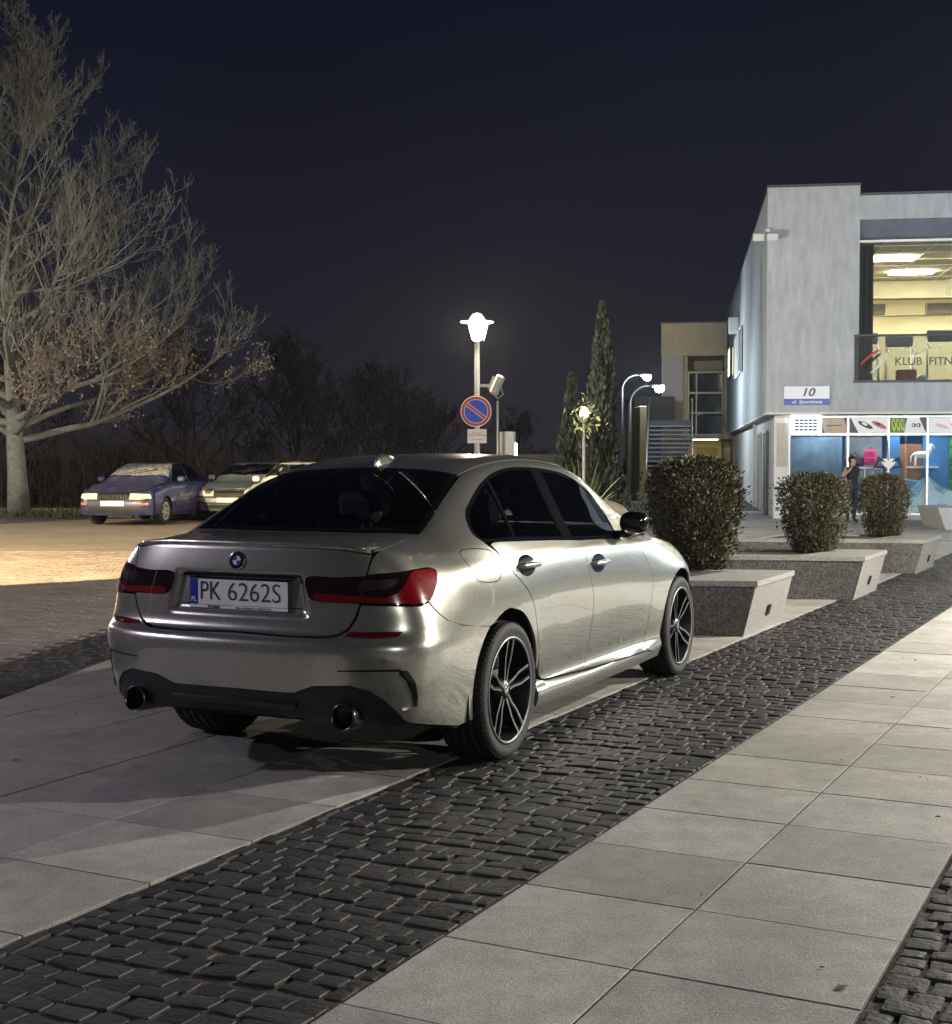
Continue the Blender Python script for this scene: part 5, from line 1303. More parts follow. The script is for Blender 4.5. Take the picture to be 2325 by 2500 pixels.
# glass balustrade with the club's lettering
FILM = glass('balustrade_glass', (.72, .75, .75), 1.5)
_t = FILM.node_tree; _d = _t.nodes.new('ShaderNodeBsdfDiffuse'); _d.inputs[0].default_value = (.62, .64, .64, 1); _m = _t.nodes.new('ShaderNodeMixShader'); _m.inputs[0].default_value = .05
_o = [n for n in _t.nodes if n.type == 'OUTPUT_MATERIAL'][0]; _src = _o.inputs[0].links[0].from_socket; _t.links.new(_src, _m.inputs[1]); _t.links.new(_d.outputs[0], _m.inputs[2]); _t.links.new(_m.outputs[0], _o.inputs[0])
bal = part('balustrade', [(2.02, XE, -.03, .02, 3.235, 3.29), (2.02, XE, -.025, .015, 4.33, 4.37)], DARKF)
for i in range(16):
    part('glass_panel', [(2.03 + i * 1.3, 2.03 + i * 1.3 + 1.28, -.01, .0, 3.29, 4.33)], FILM, bal)
INKB = pbr('letter_black', (.01, .01, .012), .4); INKW = pbr('letter_white', (.75, .75, .72), .4); INKR = pbr('letter_red', (.45, .05, .03), .4)
def letters(txt, x, z, size, mat, y=-.014, sx=1.0, shear=0.0, bold=0.0, align='LEFT', parent=bl_, name='lettering', ex=.002):
    vs, fs = text_mesh(txt, size, sx, ex, align, bold, shear)
    return mobj(name, [(x + a, y - c, z + b) for a, b, c in vs], fs, mat, parent)
letters('KLUB  FITNESS', 2.95, 3.72, .26, INKB, bold=.004, parent=bal)
MB().tube([(2.95 + .12 * t + .10 * math.sin(t * 2.6), -.02, 3.93 + .11 * math.sin(t * 1.9) * math.cos(t * .7) + .01 * t) for t in np.linspace(0, 9, 60)], .009, 5).build('white_script', pbr('letter_pale', (.50, .50, .48), .4), bal); MB().tube([(4.15 + .10 * t + .16 * math.sin(t * 2.2), .51, 5.45 + .05 * t + .22 * math.sin(t * 2.2 + 1.2)) for t in np.linspace(0, 7, 50)], .016, 5).build('window_script', pbr('faint_white', (.62, .60, .52), .5), bl_)
for k, (c, x0, z0, rr) in enumerate(((INKR, 2.38, 3.80, .15), (INKB, 2.46, 3.74, .13), (INKW, 2.55, 3.60, .10))):
    t = np.linspace(.4, 3.6, 14); p = [(x0 + rr * 1.2 * math.cos(a) + .1 * math.sin(a), -.016 - .002 * k, z0 + rr * .9 * math.sin(a) * 1.0 + .12 * math.cos(a)) for a in t]
    MB().tube(p, [.006 + .03 * math.sin(math.pi * i / 13) for i in range(14)], 6).build('swoosh', c, bal)
# fitness room
CREAM = pbr('cream_wall', (.62, .55, .36), .8, var=.06, scale=1.5); CEIL = pbr('ceiling_tile', (.60, .54, .38), .85)
part('room_floor', [(.32, XE, .58, 17, 3.10, 3.20)], pbr('rubber_floor', (.05, .05, .055), .7))
part('room_ceiling', [(.32, XE, .62, 17, 6.62, 6.80)], CEIL)
part('room_wall', [(.32, XE, 17, 17.2, 3.2, 6.62), (2.14, 2.2, 3.0, 17, 3.2, 6.62), (XE - .1, XE, .6, 17, 3.2, 6.62)], CREAM)
part('curtain', [(2.19 + .07 * i, 2.19 + .07 * i + .0695, .66 + .03 * (i % 2), .72 + .03 * (i % 2), 3.25, 6.58) for i in range(5)], pbr('dark_curtain', (.06, .056, .055), .9))
part('ceiling_grid', [(2.2, XE, y, y + .03, 6.60, 6.619) for y in np.arange(1.2, 17, 1.2)] + [(x, x + .03, .7, 17, 6.601, 6.6185) for x in np.arange(2.8, XE, 1.2)], pbr('grid_white', (.75, .70, .55), .6))
part('ceiling_beam', [(2.2, XE, 8.0, 8.4, 6.10, 6.598), (2.2, XE, 13.0, 13.4, 6.10, 6.598)], CREAM)
part('air_duct', [(2.7, 4.0, 9.0, 9.4, 5.75, 6.05), (5.2, 8, 9.0, 9.4, 5.75, 6.05)], pbr('duct_dark', (.16, .15, .11), .6))
LITE = glow('room_light', (1.0, .91, .70), 16.0)
for x in np.arange(2.75, XE - 1, 2.4):
    for k, y in enumerate((3.0, 5.8, 10.5, 15.0) if x < 12 else (3.0,)):
        xx = x + (.95 if k % 2 else 0)
        part('ceiling_lamp', [(xx, xx + 1.15, y, y + .55, 6.56, 6.598)], LITE)
# gym equipment seen through the window
for i, (x, y) in enumerate(((2.75, 3.2), (3.8, 4.2), (4.6, 2.6), (6.2, 3.4), (7.8, 3.0))):
    t = empty('treadmill', W3(x, y, 3.2), -BB, ['dark exercise machine at the left end of the club window', 'second exercise machine from the left in the club window', 'third exercise machine from the left in the club window', 'fourth exercise machine along the club window', 'fifth exercise machine along the club window'][i], 'exercise machine', 'machines in the fitness room')
    MB().bbox(-.4, .4, -.8, .8, 0, .2, .03).build('deck', DARKF, t)
    MB().tube([(-.36, .6, .2), (-.34, .75, 1.35)], .03, 8).tube([(.36, .6, .2), (.34, .75, 1.35)], .03, 8).tube([(-.34, .75, 1.2), (-.34, .2, 1.05)], .025, 8).tube([(.34, .75, 1.2), (.34, .2, 1.05)], .025, 8).build('handrail', FRAME, t)
    MB().bbox(-.36, .36, .70, .80, 1.25, 1.55, .03).build('console', DARKF, t)
bx_ = MB().bbox(-.22, .22, -.2, .2, 0, .38, .02).build('red_box', pbr('red_carton', (.55, .08, .05), .6)); bx_.location = W3(3.35, .85, 3.2); bx_.rotation_euler.z = -BB; tag(bx_, 'red box behind the glass balustrade of the club', 'box')
ba = bmesh.new(); bmesh.ops.create_uvsphere(ba, u_segments=20, v_segments=12, radius=.13); me = bpy.data.meshes.new('exercise_ball'); ba.to_mesh(me); ba.free(); me.materials.append(pbr('ball_white', (.75, .72, .66), .5)); me.polygons.foreach_set('use_smooth', [True] * len(me.polygons))
bb = bpy.data.objects.new('exercise_ball', me); link(bb); bb.location = W3(3.72, .80, 3.33); tag(bb, 'small white ball beside the red box', 'ball')
# ---- address sign
sgn = empty('address_sign', W3(.94, -.03, 2.94), -BB, 'white and blue house-number sign reading 10 on the concrete wall', 'sign')
MB().bbox(-.53, .53, -.015, .03, -.22, .22, .006).build('board', pbr('sign_face', (.72, .76, .85), .4), sgn)
MB().box(-.529, .529, -.018, -.0152, -.219, -.075).build('blue_band', pbr('band_blue', (.015, .05, .42), .4), sgn)
def sletters(txt, x, z, size, mat, sh=0, bold=0):
    vs, fs = text_mesh(txt, size, 1.15, .001, 'CENTER', bold, sh); mobj('lettering', [(x + a, -.0205 - c, z + b) for a, b, c in vs], fs, mat, sgn)
sletters('10', .02, .07, .27, pbr('digit_navy', (.01, .015, .06), .4), .25, .006); sletters('ul. Sportowa', 0, -.148, .12, INKW, .2, .001)
MB().tube([(0, -.02, .235), (0, -.13, .26)], .012, 6).build('lamp_arm', FRAME, sgn)
# ---- ground floor
part('wall', [(.22, .45, .40, 27, 0, 2.498)], pbr('side_render', (.50, .50, .49), .85, var=.1, scale=1.5))
part('pier', [(.221, .58, .38, .62, 0, 2.497)], RENDER_)
part('notice_board', [(.28, .53, .355, .379, 1.25, 2.30)], pbr('board_beige', (.42, .42, .38), .7, var=.08, scale=8))
part('plinth', [(.58, XE, .42, .56, 0, .10)], pbr('plinth_grey', (.3, .3, .3), .8, var=.1, scale=8))
mull = [.58, 1.96, 2.90, 3.80, 4.72, 5.64, 6.56] + list(np.arange(7.48, XE, .92))
sf = part('shop_front', [(x - .025, x + .025, .44, .54, .10, 2.497) for x in mull] + [(.58, XE, .445, .535, 2.00, 2.06), (.58, XE, .446, .534, 2.43, 2.495), (.58, XE, .446, .534, .101, .15)], FRAME)
for a, b in zip(mull[:-1], mull[1:]):
    part('shop_pane', [(a + .027, b - .027, .48, .488, .15, 2.00)], PANE, sf)
# poster strip above the transom
def poster(x0, x1, mat, pts=None, name='poster', y=.455, z0=2.065, z1=2.425):
    q = pts or [(x0, z0), (x1, z0), (x1, z1), (x0, z1)]
    n = len(q); V = [(a, y, b) for a, b in q] + [(a, y + .012, b) for a, b in q]
    return mobj(name, V, [tuple(range(n)), tuple(range(2 * n - 1, n - 1, -1))] + [(i, n + i, n + (i + 1) % n, (i + 1) % n) for i in range(n)], mat, sf)
PW = pbr('poster_white', (.80, .80, .82), .5); PD = pbr('poster_slate', (.05, .06, .08), .5); PB = pbr('poster_beige', (.42, .34, .25), .5); PG = pbr('poster_green', (.05, .20, .06), .5); PY = pbr('poster_yellow', (.55, .50, .04), .5); PR = pbr('poster_rose', (.45, .10, .13), .5); PN = pbr('poster_navy', (.02, .025, .06), .5)
Y1 = .452
poster(.60, XE, PD, name='poster_backing', y=.47)
poster(0, 0, PB, [(1.40, 2.065), (1.93, 2.065), (1.93, 2.20), (1.85, 2.425), (1.34, 2.425)])
poster(0, 0, PW, [(2.20, 2.065), (2.88, 2.065), (2.88, 2.425), (2.02, 2.425)]); poster(0, 0, PW, [(3.26, 2.065), (3.76, 2.065), (3.60, 2.425), (3.33, 2.425)])
poster(0, 0, PG, [(2.92, 2.065), (3.24, 2.065), (3.31, 2.425), (2.90, 2.425)]); poster(3.83, 5.6, PW)
def blob(cx, cz, rx, rz, mat, rot=0, y=.449, n=18):
    q = [(cx + rx * math.cos(t) * math.cos(rot) - rz * math.sin(t) * math.sin(rot), cz + rx * math.cos(t) * math.sin(rot) + rz * math.sin(t) * math.cos(rot)) for t in np.linspace(0, 2 * math.pi, n + 1)[:-1]]
    mobj('printed_shape', [(a, y, b) for a, b in q], [tuple(range(n))], mat, sf)
for cx, mm in ((2.36, PN), (2.68, PR)):
    blob(cx, 2.25, .19, .055, mm, -.45); blob(cx - .02, 2.275, .07, .03, PW if mm is PN else PN, -.45, .447)
for k in range(3):
    blob(3.02 + .10 * k, 2.25, .045, .15, PY, .12, .4485); blob(3.02 + .10 * k, 2.27, .025, .09, PG, .12, .447)
for k in range(2):
    blob(3.48 + .11 * k, 2.24, .05, .05, PN, 0, .4485); blob(3.47 + .11 * k, 2.24, .02, .03, PW, 0, .447)
for k in range(3): blob(4.12 + .34 * k, 2.22, .17, .04, pbr('poster_pink', (.75, .45, .42), .5), -.3, .4485)
mobj('printed_line', [(1.46, .4485, 2.22), (1.82, .4485, 2.24), (1.82, .4485, 2.26), (1.46, .4485, 2.245)], [(0, 1, 2, 3)], PD, sf)
# lit sign box with a timetable
lb = empty('lit_sign_box', W3(.95, .22, 2.26), -BB, 'bright white lit sign box with a timetable under the address sign', 'sign')
MB().bbox(-.37, .37, -.06, .06, -.23, .23, .02).build('box', glow('lit_box', (.92, .96, 1.0), .55), lb)
tb = MB()
for i in range(4):
    for j in range(5): tb.box(-.26 + j * .105, -.26 + j * .105 + .09, -.066, -.0615, -.15 + i * .075, -.15 + i * .075 + .05)
tb.build('timetable', pbr('table_grey', (.10, .12, .18), .5), lb)
MB().tube([(0, 0, .23), (0, 0, .29)], .015, 8).build('hanger', FRAME, lb)
# shop interior
part('shop_floor', [(.46, XE, .57, 5.0, .0, .04)], pbr('shop_floor', (.45, .45, .45), .4))
part('shop_wall', [(.46, XE, 5.0, 5.1, .04, 2.5)], pbr('shop_wall_blue', (.06, .20, .42), .7, var=.15, scale=1)); part('shop_ceiling', [(.46, XE, .57, 5.0, 2.42, 2.499)], RENDER_)
for x in np.arange(1.0, XE - 1, 1.9): part('shop_lamp', [(x, x + .9, .62, .84, 2.40, 2.4195)], glow('shop_light', (.84, .93, 1.0), 13))
# decorated window backs: blue boards, brown cabinet, snowy mountain print
part('display_board', [(2.98, 3.24, .95, 1.0, .15, 1.98), (3.78, 4.4, .95, 1.0, .15, 1.98)], pbr('board_blue', (.035, .16, .36), .6)); part('display_board', [(.62, 1.90, 1.1, 1.15, .15, 1.98)], pbr('board_slate', (.10, .16, .24), .6, var=.5, scale=1.6))
part('display_board', [(2.0, 2.88, 1.4, 1.45, .15, 1.98)], pbr('board_grey', (.16, .17, .19), .6, var=.4, scale=2))
part('display_cabinet', [(3.25, 3.77, 1.02, 1.10, .75, 1.80)], pbr('cabinet_brown', (.20, .085, .04), .6)); part('display_board', [(4.4, 4.75, .93, .98, .15, 1.98)], pbr('foliage_print', (.05, .22, .05), .7, var=.9, scale=9))
def mont(pts, mat, y): 
    mobj('mountain_print', [(a, y, b) for a, b in pts], [tuple(range(len(pts)))], mat, sf)
SN = pbr('print_snow', (.62, .76, .85), .6, var=.12, scale=3); SB = pbr('print_ice', (.28, .52, .70), .6, var=.3, scale=4); SD = pbr('print_deep', (.10, .26, .45), .6, var=.3, scale=4)
mont([(2.98, .16), (5.6, .16), (5.6, .8), (5.2, .62), (4.8, .85), (4.45, .62), (4.1, .80), (3.85, 1.02), (3.62, .92), (3.3, .98), (2.98, .9)], SB, .52)
mont([(2.99, .17), (5.6, .17), (5.6, .42), (4.4, .45), (4.0, .70), (3.86, 1.0), (3.6, .55), (3.2, .38), (2.99, .45)], SN, .515)
mont([(3.10, .93), (3.62, .90), (3.45, .74), (3.3, .66)], SD, .512); mont([(4.1, .46), (5.6, .44), (5.6, .58), (4.6, .62), (4.3, .70)], SN, .513); mont([(3.05, .30), (4.3, .36), (4.2, .30), (3.1, .26)], SB, .511)
mont([(4.2, .30), (5.5, .34), (5.5, .28), (4.3, .25)], SB, .511)
# goods
hs = empty('horse_figurine', W3(3.72, .78, 1.28), -BB, 'white horse figurine on a shelf in the shop window', 'figurine')
MB().lathe([(.0, -.17), (.06, -.16), (.085, -.05), (.08, .1), (.06, .17), (0, .19)], 14, 'x', (0, 0, .26)).tube([(.15, 0, .28), (.21, 0, .40), (.20, 0, .50)], [.06, .045, .04], 10).tube([(.19, 0, .50), (.24, 0, .47), (.30, 0, .42)], [.04, .04, .02], 10).tube([(-.13, .03, .24), (-.14, .03, .0)], [.03, .018], 8).tube([(-.13, -.03, .24), (-.15, -.03, .0)], [.03, .018], 8).tube([(.12, .03, .24), (.12, .03, .0)], [.03, .018], 8).tube([(.12, -.03, .24), (.13, -.03, .0)], [.03, .018], 8).tube([(-.17, 0, .30), (-.24, 0, .22), (-.25, 0, .08)], [.02, .02, .008], 7).build('body', PW, hs)
tag(part('window_shelf', [(3.40, 4.10, .62, .95, 1.22, 1.26)], PW, None), 'white shelf carrying the horse figurine', 'shelf'); 
o = [x for x in COL.objects if x.name.startswith('window_shelf')][-1]; o.location = tuple(C0); o.rotation_euler.z = -BB
ht = [(.16 * (math.sin(t) ** 3), .012 * (13 * math.cos(t) - 5 * math.cos(2 * t) - 2 * math.cos(3 * t) - math.cos(4 * t)) * .85) for t in np.linspace(0, 2 * math.pi, 25)[:-1]]
hh = empty('heart_wreath', W3(2.90, .40, 1.33), -BB, 'white heart with black bows hanging on the shop window', 'decoration')
mobj('heart', [(a, -.012, b) for a, b in ht] + [(a, .01, b) for a, b in ht], [tuple(range(24))[::-1], tuple(range(24, 48))] + [(i, (i + 1) % 24, 24 + (i + 1) % 24, 24 + i) for i in range(24)], PW, hh)
for sgn_ in (-1, 1): MB().tube([(sgn_ * .05, .02, .02), (sgn_ * .22, .02, .12), (sgn_ * .30, .02, -.08), (sgn_ * .10, .02, -.10)], [.03, .06, .05, .02], 8).build('bow', DARKF, hh)
MB().tube([(0, .02, .05), (-.02, .02, .55)], .012, 6).build('ribbon', DARKF, hh)
bp_ = empty('pink_backpack', W3(2.55, 1.0, 1.28), -BB, 'pink backpack on the stand in the shop window', 'bag')
MB().bbox(-.15, .15, -.08, .08, 0, .40, .06).build('body', pbr('pink_fabric', (.55, .04, .16), .7), bp_); MB().bbox(-.11, .11, -.12, -.07, .04, .20, .03).build('pocket', pbr('pink_fabric', (1, 1, 1)), bp_); MB().tube([(-.05, 0, .39), (0, 0, .46), (.05, 0, .39)], .012, 6).build('handle', DARKF, bp_)
db = empty('dark_bag', W3(2.18, 1.05, 1.24), -BB, 'dark sports bag beside the pink backpack', 'bag')
MB().lathe([(0, -.24), (.10, -.22), (.13, 0), (.10, .22), (0, .24)], 14, 'x', (0, 0, .13)).build('body', pbr('violet_fabric', (.05, .02, .06), .7), db); MB().tube([(-.1, 0, .24), (0, 0, .36), (.1, 0, .24)], .012, 6).build('handle', DARKF, db)
st = part('display_stand', [(1.98, 2.85, .85, 1.25, 1.20, 1.24)] + [(x, x + .03, .87, .9, .1, 1.20) for x in (2.0, 2.2, 2.4, 2.6, 2.8)], PW, None); st.location = tuple(C0); st.rotation_euler.z = -BB; tag(st, 'white slatted display stand under the bags in the shop window', 'stand')
# ---- side wall: doors, windows, air unit
for y0 in (2.6, 5.4):
    d_ = part('side_door', [(.165, .219, y0, y0 + 1.0, .02, 2.05)], pbr('side_door_grey', (.16, .17, .18), .5)); part('door_frame', [(.15, .21, y0 - .06, y0 - .002, .02, 2.1), (.15, .21, y0 + 1.002, y0 + 1.06, .02, 2.1), (.15, .21, y0 - .06, y0 + 1.06, 2.101, 2.16)], FRAME, d_)
for y0 in (12.6, 14.4, 16.6):
    w__ = part('window', [(-.03, -.002, y0, y0 + 1.1, 4.35, 5.75)], pbr('dark_window', (.02, .025, .03), .1)); part('window_frame', [(-.10, -.032, y0 - .06, y0, 4.3, 5.8), (-.10, -.032, y0 + 1.1, y0 + 1.16, 4.3, 5.8), (-.101, -.031, y0, y0 + 1.1, 4.3, 4.348), (-.101, -.031, y0, y0 + 1.1, 5.752, 5.8)], RENDER_, w__)
lw_ = part('lit_window', [(-.10, -.012, 21.4, 23.6, 4.72, 5.78)], glow('warm_window', (1.0, .80, .42), 3.2)); part('window_frame', [(-.13, -.011, 21.3, 21.39, 4.65, 5.85), (-.13, -.011, 23.61, 23.7, 4.65, 5.85), (-.13, -.0105, 21.39, 23.61, 5.79, 5.85), (-.13, -.0105, 21.39, 23.61, 4.65, 4.71)], DARKF, lw_)
part('downpipe', [(.12, .20, 8.0, 8.08, 0, 2.49)], FRAME); part('downpipe', [(-.09, -.01, 25.8, 25.9, 2.6, 7.7)], DARKF)
wl = empty('wall_floodlight', W3(-.05, .05, 6.72), -BB, 'white double floodlight on the top corner of the concrete wall', 'floodlight')
MB().bbox(-.02, .12, -.16, -.05, .05, .18, .02).build('bracket', FRAME, wl)
for k, x in enumerate((-.30, .02)):
    m_ = MB(); m_.M = Matrix.Translation((x, -.25, -.02)) @ Matrix.Rotation(.5, 4, 'X'); m_.bbox(0, .26, -.12, .02, -.09, .09, .02); m_.build('lamp_head', RENDER_, wl)
    m2 = MB(); m2.M = m_.M; m2.box(.02, .24, -.124, -.1205, -.07, .07); m2.build('lens', pbr('flood_lens_pale', (.6, .62, .65), .2), wl)
ac = MB().bbox(-.36, -.02, 15.6, 16.4, 5.85, 6.4, .03).build('air_unit', RENDER_, bl_)
# ---- annex wing with glazed stair tower
ax = empty('annex_tower', W3(-2.86, 27.2), -BB, 'beige annex tower with stacked stairwell windows beside the long wall', 'building')
OCH = pbr('ochre_render', (.52, .45, .32), .85, var=.15, scale=1.2); LAV = pbr('pale_render', (.42, .41, .44), .85, var=.08, scale=1.5)
MB().box(0, 3.1, 0, 6, 5.90, 7.32).build('fascia', OCH, ax); MB().box(-.03, 3.13, -.03, 6, 7.321, 7.38).build('coping', COPING, ax)
MB().box(.02, .95, .06, 6, 0, 5.898).build('wall', LAV, ax); MB().box(1.15, 3.1, 3.2, 6, 0, 5.898).box(.951, 1.15, .5, 6, 0, 5.898).box(2.72, 3.1, .5, 3.2, 2.3, 5.898).build('wall', pbr('cream_render', (.45, .41, .31), .85), ax)
fr2 = MB()
for z in (2.45, 3.40, 4.28, 5.18): fr2.box(1.16, 2.70, .45, .52, z, z + .07)
for x in (1.16, 1.50, 2.63): fr2.box(x, x + .06, .451, .519, 2.45, 5.25)
fr2.build('window_frame', pbr('frame_cream', (.60, .56, .42), .6), ax)
for z in (2.52, 3.47, 4.35): MB().box(1.56, 2.63, .48, .49, z, z + .80).build('window_pane', pbr('stair_glass', (.035, .045, .05), .08, var=.5, scale=2), ax)
MB().box(1.2, 2.7, 3.0, 3.1, .1, 2.3).build('lobby_wall', pbr('lobby_cream', (.70, .62, .36), .8), ax); MB().box(1.4, 2.5, 1.0, 1.6, 2.26, 2.30).build('lobby_lamp', glow('lobby_light', (1, .86, .45), 2.2), ax); MB().box(1.16, 2.71, .53, 3.19, 2.302, 2.44).build('upper_floor', LAV, ax)
MB().box(1.6, 2.5, 2.90, 2.98, 1.55, 1.95).build('lobby_sign', pbr('lobby_panel', (.35, .30, .18), .6), ax); MB().box(1.2, 2.7, .6, .65, .05, 1.0).build('counter', pbr('counter_grey', (.22, .22, .24), .6), ax)
# ---- outside stair with railings
stt = empty('outside_stair', (6.2, 50.2, 0), -BB, 'dark outside stair with bright-edged treads climbing beside the annex', 'stairs')
TREAD = pbr('tread_steel', (.085, .09, .10), .45, .4); DKS = pbr('stair_dark', (.05, .055, .065), .6)
for k in range(16): 
    MB().bbox(0, 1.62, k * .29, k * .29 + .30, .155 + k * .172 - .05, .172 + k * .172, .008).build('tread', TREAD, stt)
for x in (-.05, 1.625): MB().add([(x, 0, 0), (x, 4.7, 2.55), (x, 4.7, 2.95), (x, 0, .30), (x + .05, 0, 0), (x + .05, 4.7, 2.55), (x + .05, 4.7, 2.95), (x + .05, 0, .30)], [(0, 1, 2, 3), (7, 6, 5, 4), (3, 2, 6, 7), (0, 4, 5, 1), (0, 3, 7, 4), (1, 5, 6, 2)]).build('stringer', DKS, stt)
for x in (-.02, 1.65):
    MB().tube([(x, 0, 1.05), (x, 4.6, 3.80)], .025, 8).build('handrail', FRAME, stt)
    for k in range(8): MB().tube([(x, k * .64, .2 + k * .38), (x, k * .64, 1.05 + k * .383)], .012, 6).build('baluster', FRAME, stt)
MB().box(-.6, 1.7, 4.7, 6.5, 2.70, 2.95).build('landing', DKS, stt)
pw = MB().bbox(5.62, 5.86, 47.5, 52.0, 0, 3.25, .02).build('stair_wall', pbr('gold_render', (.15, .11, .05), .8, var=.2, scale=1.5)); tag(pw, 'narrow ochre wall left of the outside stair', 'wall')
dk = MB().bbox(6.5, 8.2, 57.0, 60.0, 2.9, 4.0, .03).build('roof_box', pbr('plant_dark', (.02, .024, .03), .8)); tag(dk, 'dark plant box above the stair landing', 'box')
# ---- concrete bench block at the right edge
bn = empty('concrete_bench', (9.55, 28.1, 0), -.05, 'slanted concrete bench end at the right edge by the shop', 'bench')
MB().add([(.02, 0, 0), (.42, 0, 0), (.34, 0, .45), (-.14, 0, .45), (.02, 1.6, 0), (.42, 1.6, 0), (.34, 1.6, .45), (-.14, 1.6, .45)], [(0, 1, 2, 3), (7, 6, 5, 4), (3, 2, 6, 7), (0, 3, 7, 4), (1, 5, 6, 2)]).build('support', pbr('bench_concrete', (.40, .40, .40), .8, var=.1, scale=6, bump=.002, bscale=50), bn)
MB().bbox(.345, 2.2, .1, .5, .39, .45, .01).bbox(.345, 2.2, .6, 1.0, .39, .45, .01).build('seat', pbr('bench_wood', (.16, .13, .11), .6, var=.3, scale=20), bn)
# ------------------------------------------------------------------ person by the shop window
def skin_figure(name, joints, bones, mats_fn, parent, mats):
    me = bpy.data.meshes.new(name); idx = {k: i for i, k in enumerate(joints)}
    me.from_pydata([joints[k][:3] for k in joints], [(idx[a], idx[b]) for a, b in bones], [])
    o = bpy.data.objects.new(name, me); link(o, parent)
    mo = o.modifiers.new('skin', 'SKIN'); mo.use_smooth_shade = True
    for k, i in idx.items():
        rr = joints[k][3]; me.skin_vertices[0].data[i].radius = rr if isinstance(rr, tuple) else (rr, rr)
    me.skin_vertices[0].data[idx['pelvis']].use_root = True
    o.modifiers.new('sub', 'SUBSURF').levels = 2
    dg = bpy.context.evaluated_depsgraph_get(); ev = bpy.data.meshes.new_from_object(o.evaluated_get(dg))
    o.modifiers.clear(); o.data = ev; ev.materials.clear()
    for m_ in mats: ev.materials.append(m_)
    for p in ev.polygons: p.material_index = mats_fn(p.center); p.use_smooth = True
    return o
pe = empty('person', (8.42, 30.9, 0), math.radians(20), 'person in dark vest and jeans with bent bare arms, standing at the shop window', 'person')
J = {'pelvis': (0, 0, .82, (.13, .095)), 'waist': (0, 0, .96, (.115, .085)), 'chest': (0, .01, 1.14, (.145, .10)), 'neckb': (0, 0, 1.25, .06), 'neck': (0, -.01, 1.30, .048), 'head': (0, -.015, 1.385, (.072, .085)), 'crown': (0, -.01, 1.45, (.06, .07)),
     'shL': (-.155, 0, 1.205, .052), 'shR': (.155, 0, 1.205, .052), 'elL': (-.30, -.06, 1.05, .038), 'elR': (.30, .10, 1.06, .038), 'wrL': (-.20, -.20, 1.20, .028), 'wrR': (.36, .28, 1.16, .028), 'haL': (-.17, -.24, 1.27, (.03, .018)), 'haR': (.39, .35, 1.19, (.03, .018)),
     'hipL': (-.085, 0, .76, .085), 'hipR': (.085, 0, .76, .085), 'knL': (-.10, -.02, .43, .058), 'knR': (.095, .03, .43, .058), 'anL': (-.10, .03, .09, .040), 'anR': (.09, .05, .09, .040), 'toL': (-.11, -.11, .035, .036), 'toR': (.10, -.08, .035, .036)}
Bn = [('pelvis', 'waist'), ('waist', 'chest'), ('chest', 'neckb'), ('neckb', 'neck'), ('neck', 'head'), ('head', 'crown'), ('chest', 'shL'), ('chest', 'shR'), ('shL', 'elL'), ('shR', 'elR'), ('elL', 'wrL'), ('elR', 'wrR'), ('wrL', 'haL'), ('wrR', 'haR'),
      ('pelvis', 'hipL'), ('pelvis', 'hipR'), ('hipL', 'knL'), ('hipR', 'knR'), ('knL', 'anL'), ('knR', 'anR'), ('anL', 'toL'), ('anR', 'toR')]
SKIN = pbr('skin', (.42, .27, .20), .6); VEST = pbr('dark_vest', (.012, .012, .016), .8); JEANS = pbr('dark_jeans', (.016, .024, .045), .8, var=.3, scale=20); SHOE = pbr('shoe', (.02, .02, .03), .6)
def pm(c):
    if c.z > 1.285: return 0
    if c.z < .10: return 3
    if c.z < .86 and abs(c.x) < .22: return 2
    if abs(c.x) > .185: return 0
    return 1
body = skin_figure('body', J, Bn, pm, pe, [SKIN, VEST, JEANS, SHOE])
hm = bmesh.new(); bmesh.ops.create_uvsphere(hm, u_segments=16, v_segments=10, radius=.092); 
for v in hm.verts: v.co = Vector((v.co.x * .95, v.co.y * 1.08 + .012, v.co.z * 1.05 + 1.425)); 
bmesh.ops.delete(hm, geom=[v for v in hm.verts if v.co.y < -.055 and v.co.z < 1.45], context='VERTS')
me = bpy.data.meshes.new('hair'); hm.to_mesh(me); hm.free(); me.materials.append(pbr('dark_hair', (.015, .011, .009), .6)); me.polygons.foreach_set('use_smooth', [True] * len(me.polygons)); add_me('hair', me, pe)
for sd, (wx, wy, wz), dirv in ((-1, (-.17, -.24, 1.27), Vector((.25, -.6, .75))), (1, (.39, .35, 1.19), Vector((.35, .9, .3)))):
    d = dirv.normalized(); s_ = d.cross(Vector((0, 0, 1))).normalized(); f_ = MB()
    for k, (of, L) in enumerate(((-.024, .055), (-.008, .065), (.008, .062), (.022, .050))):
        p = Vector((wx, wy, wz)) + s_ * of; q = p + d * L * .6; e = q + (d + Vector((0, 0, -.6))).normalized() * L * .45; f_.tube([p, q, e], [.008, .007, .005], 6)
    p = Vector((wx, wy, wz)) - d * .02; f_.tube([p + s_ * -.02, p + s_ * -.045 + d * .02, p + s_ * -.05 + d * .05], [.009, .008, .006], 6); f_.build('fingers', SKIN, pe)

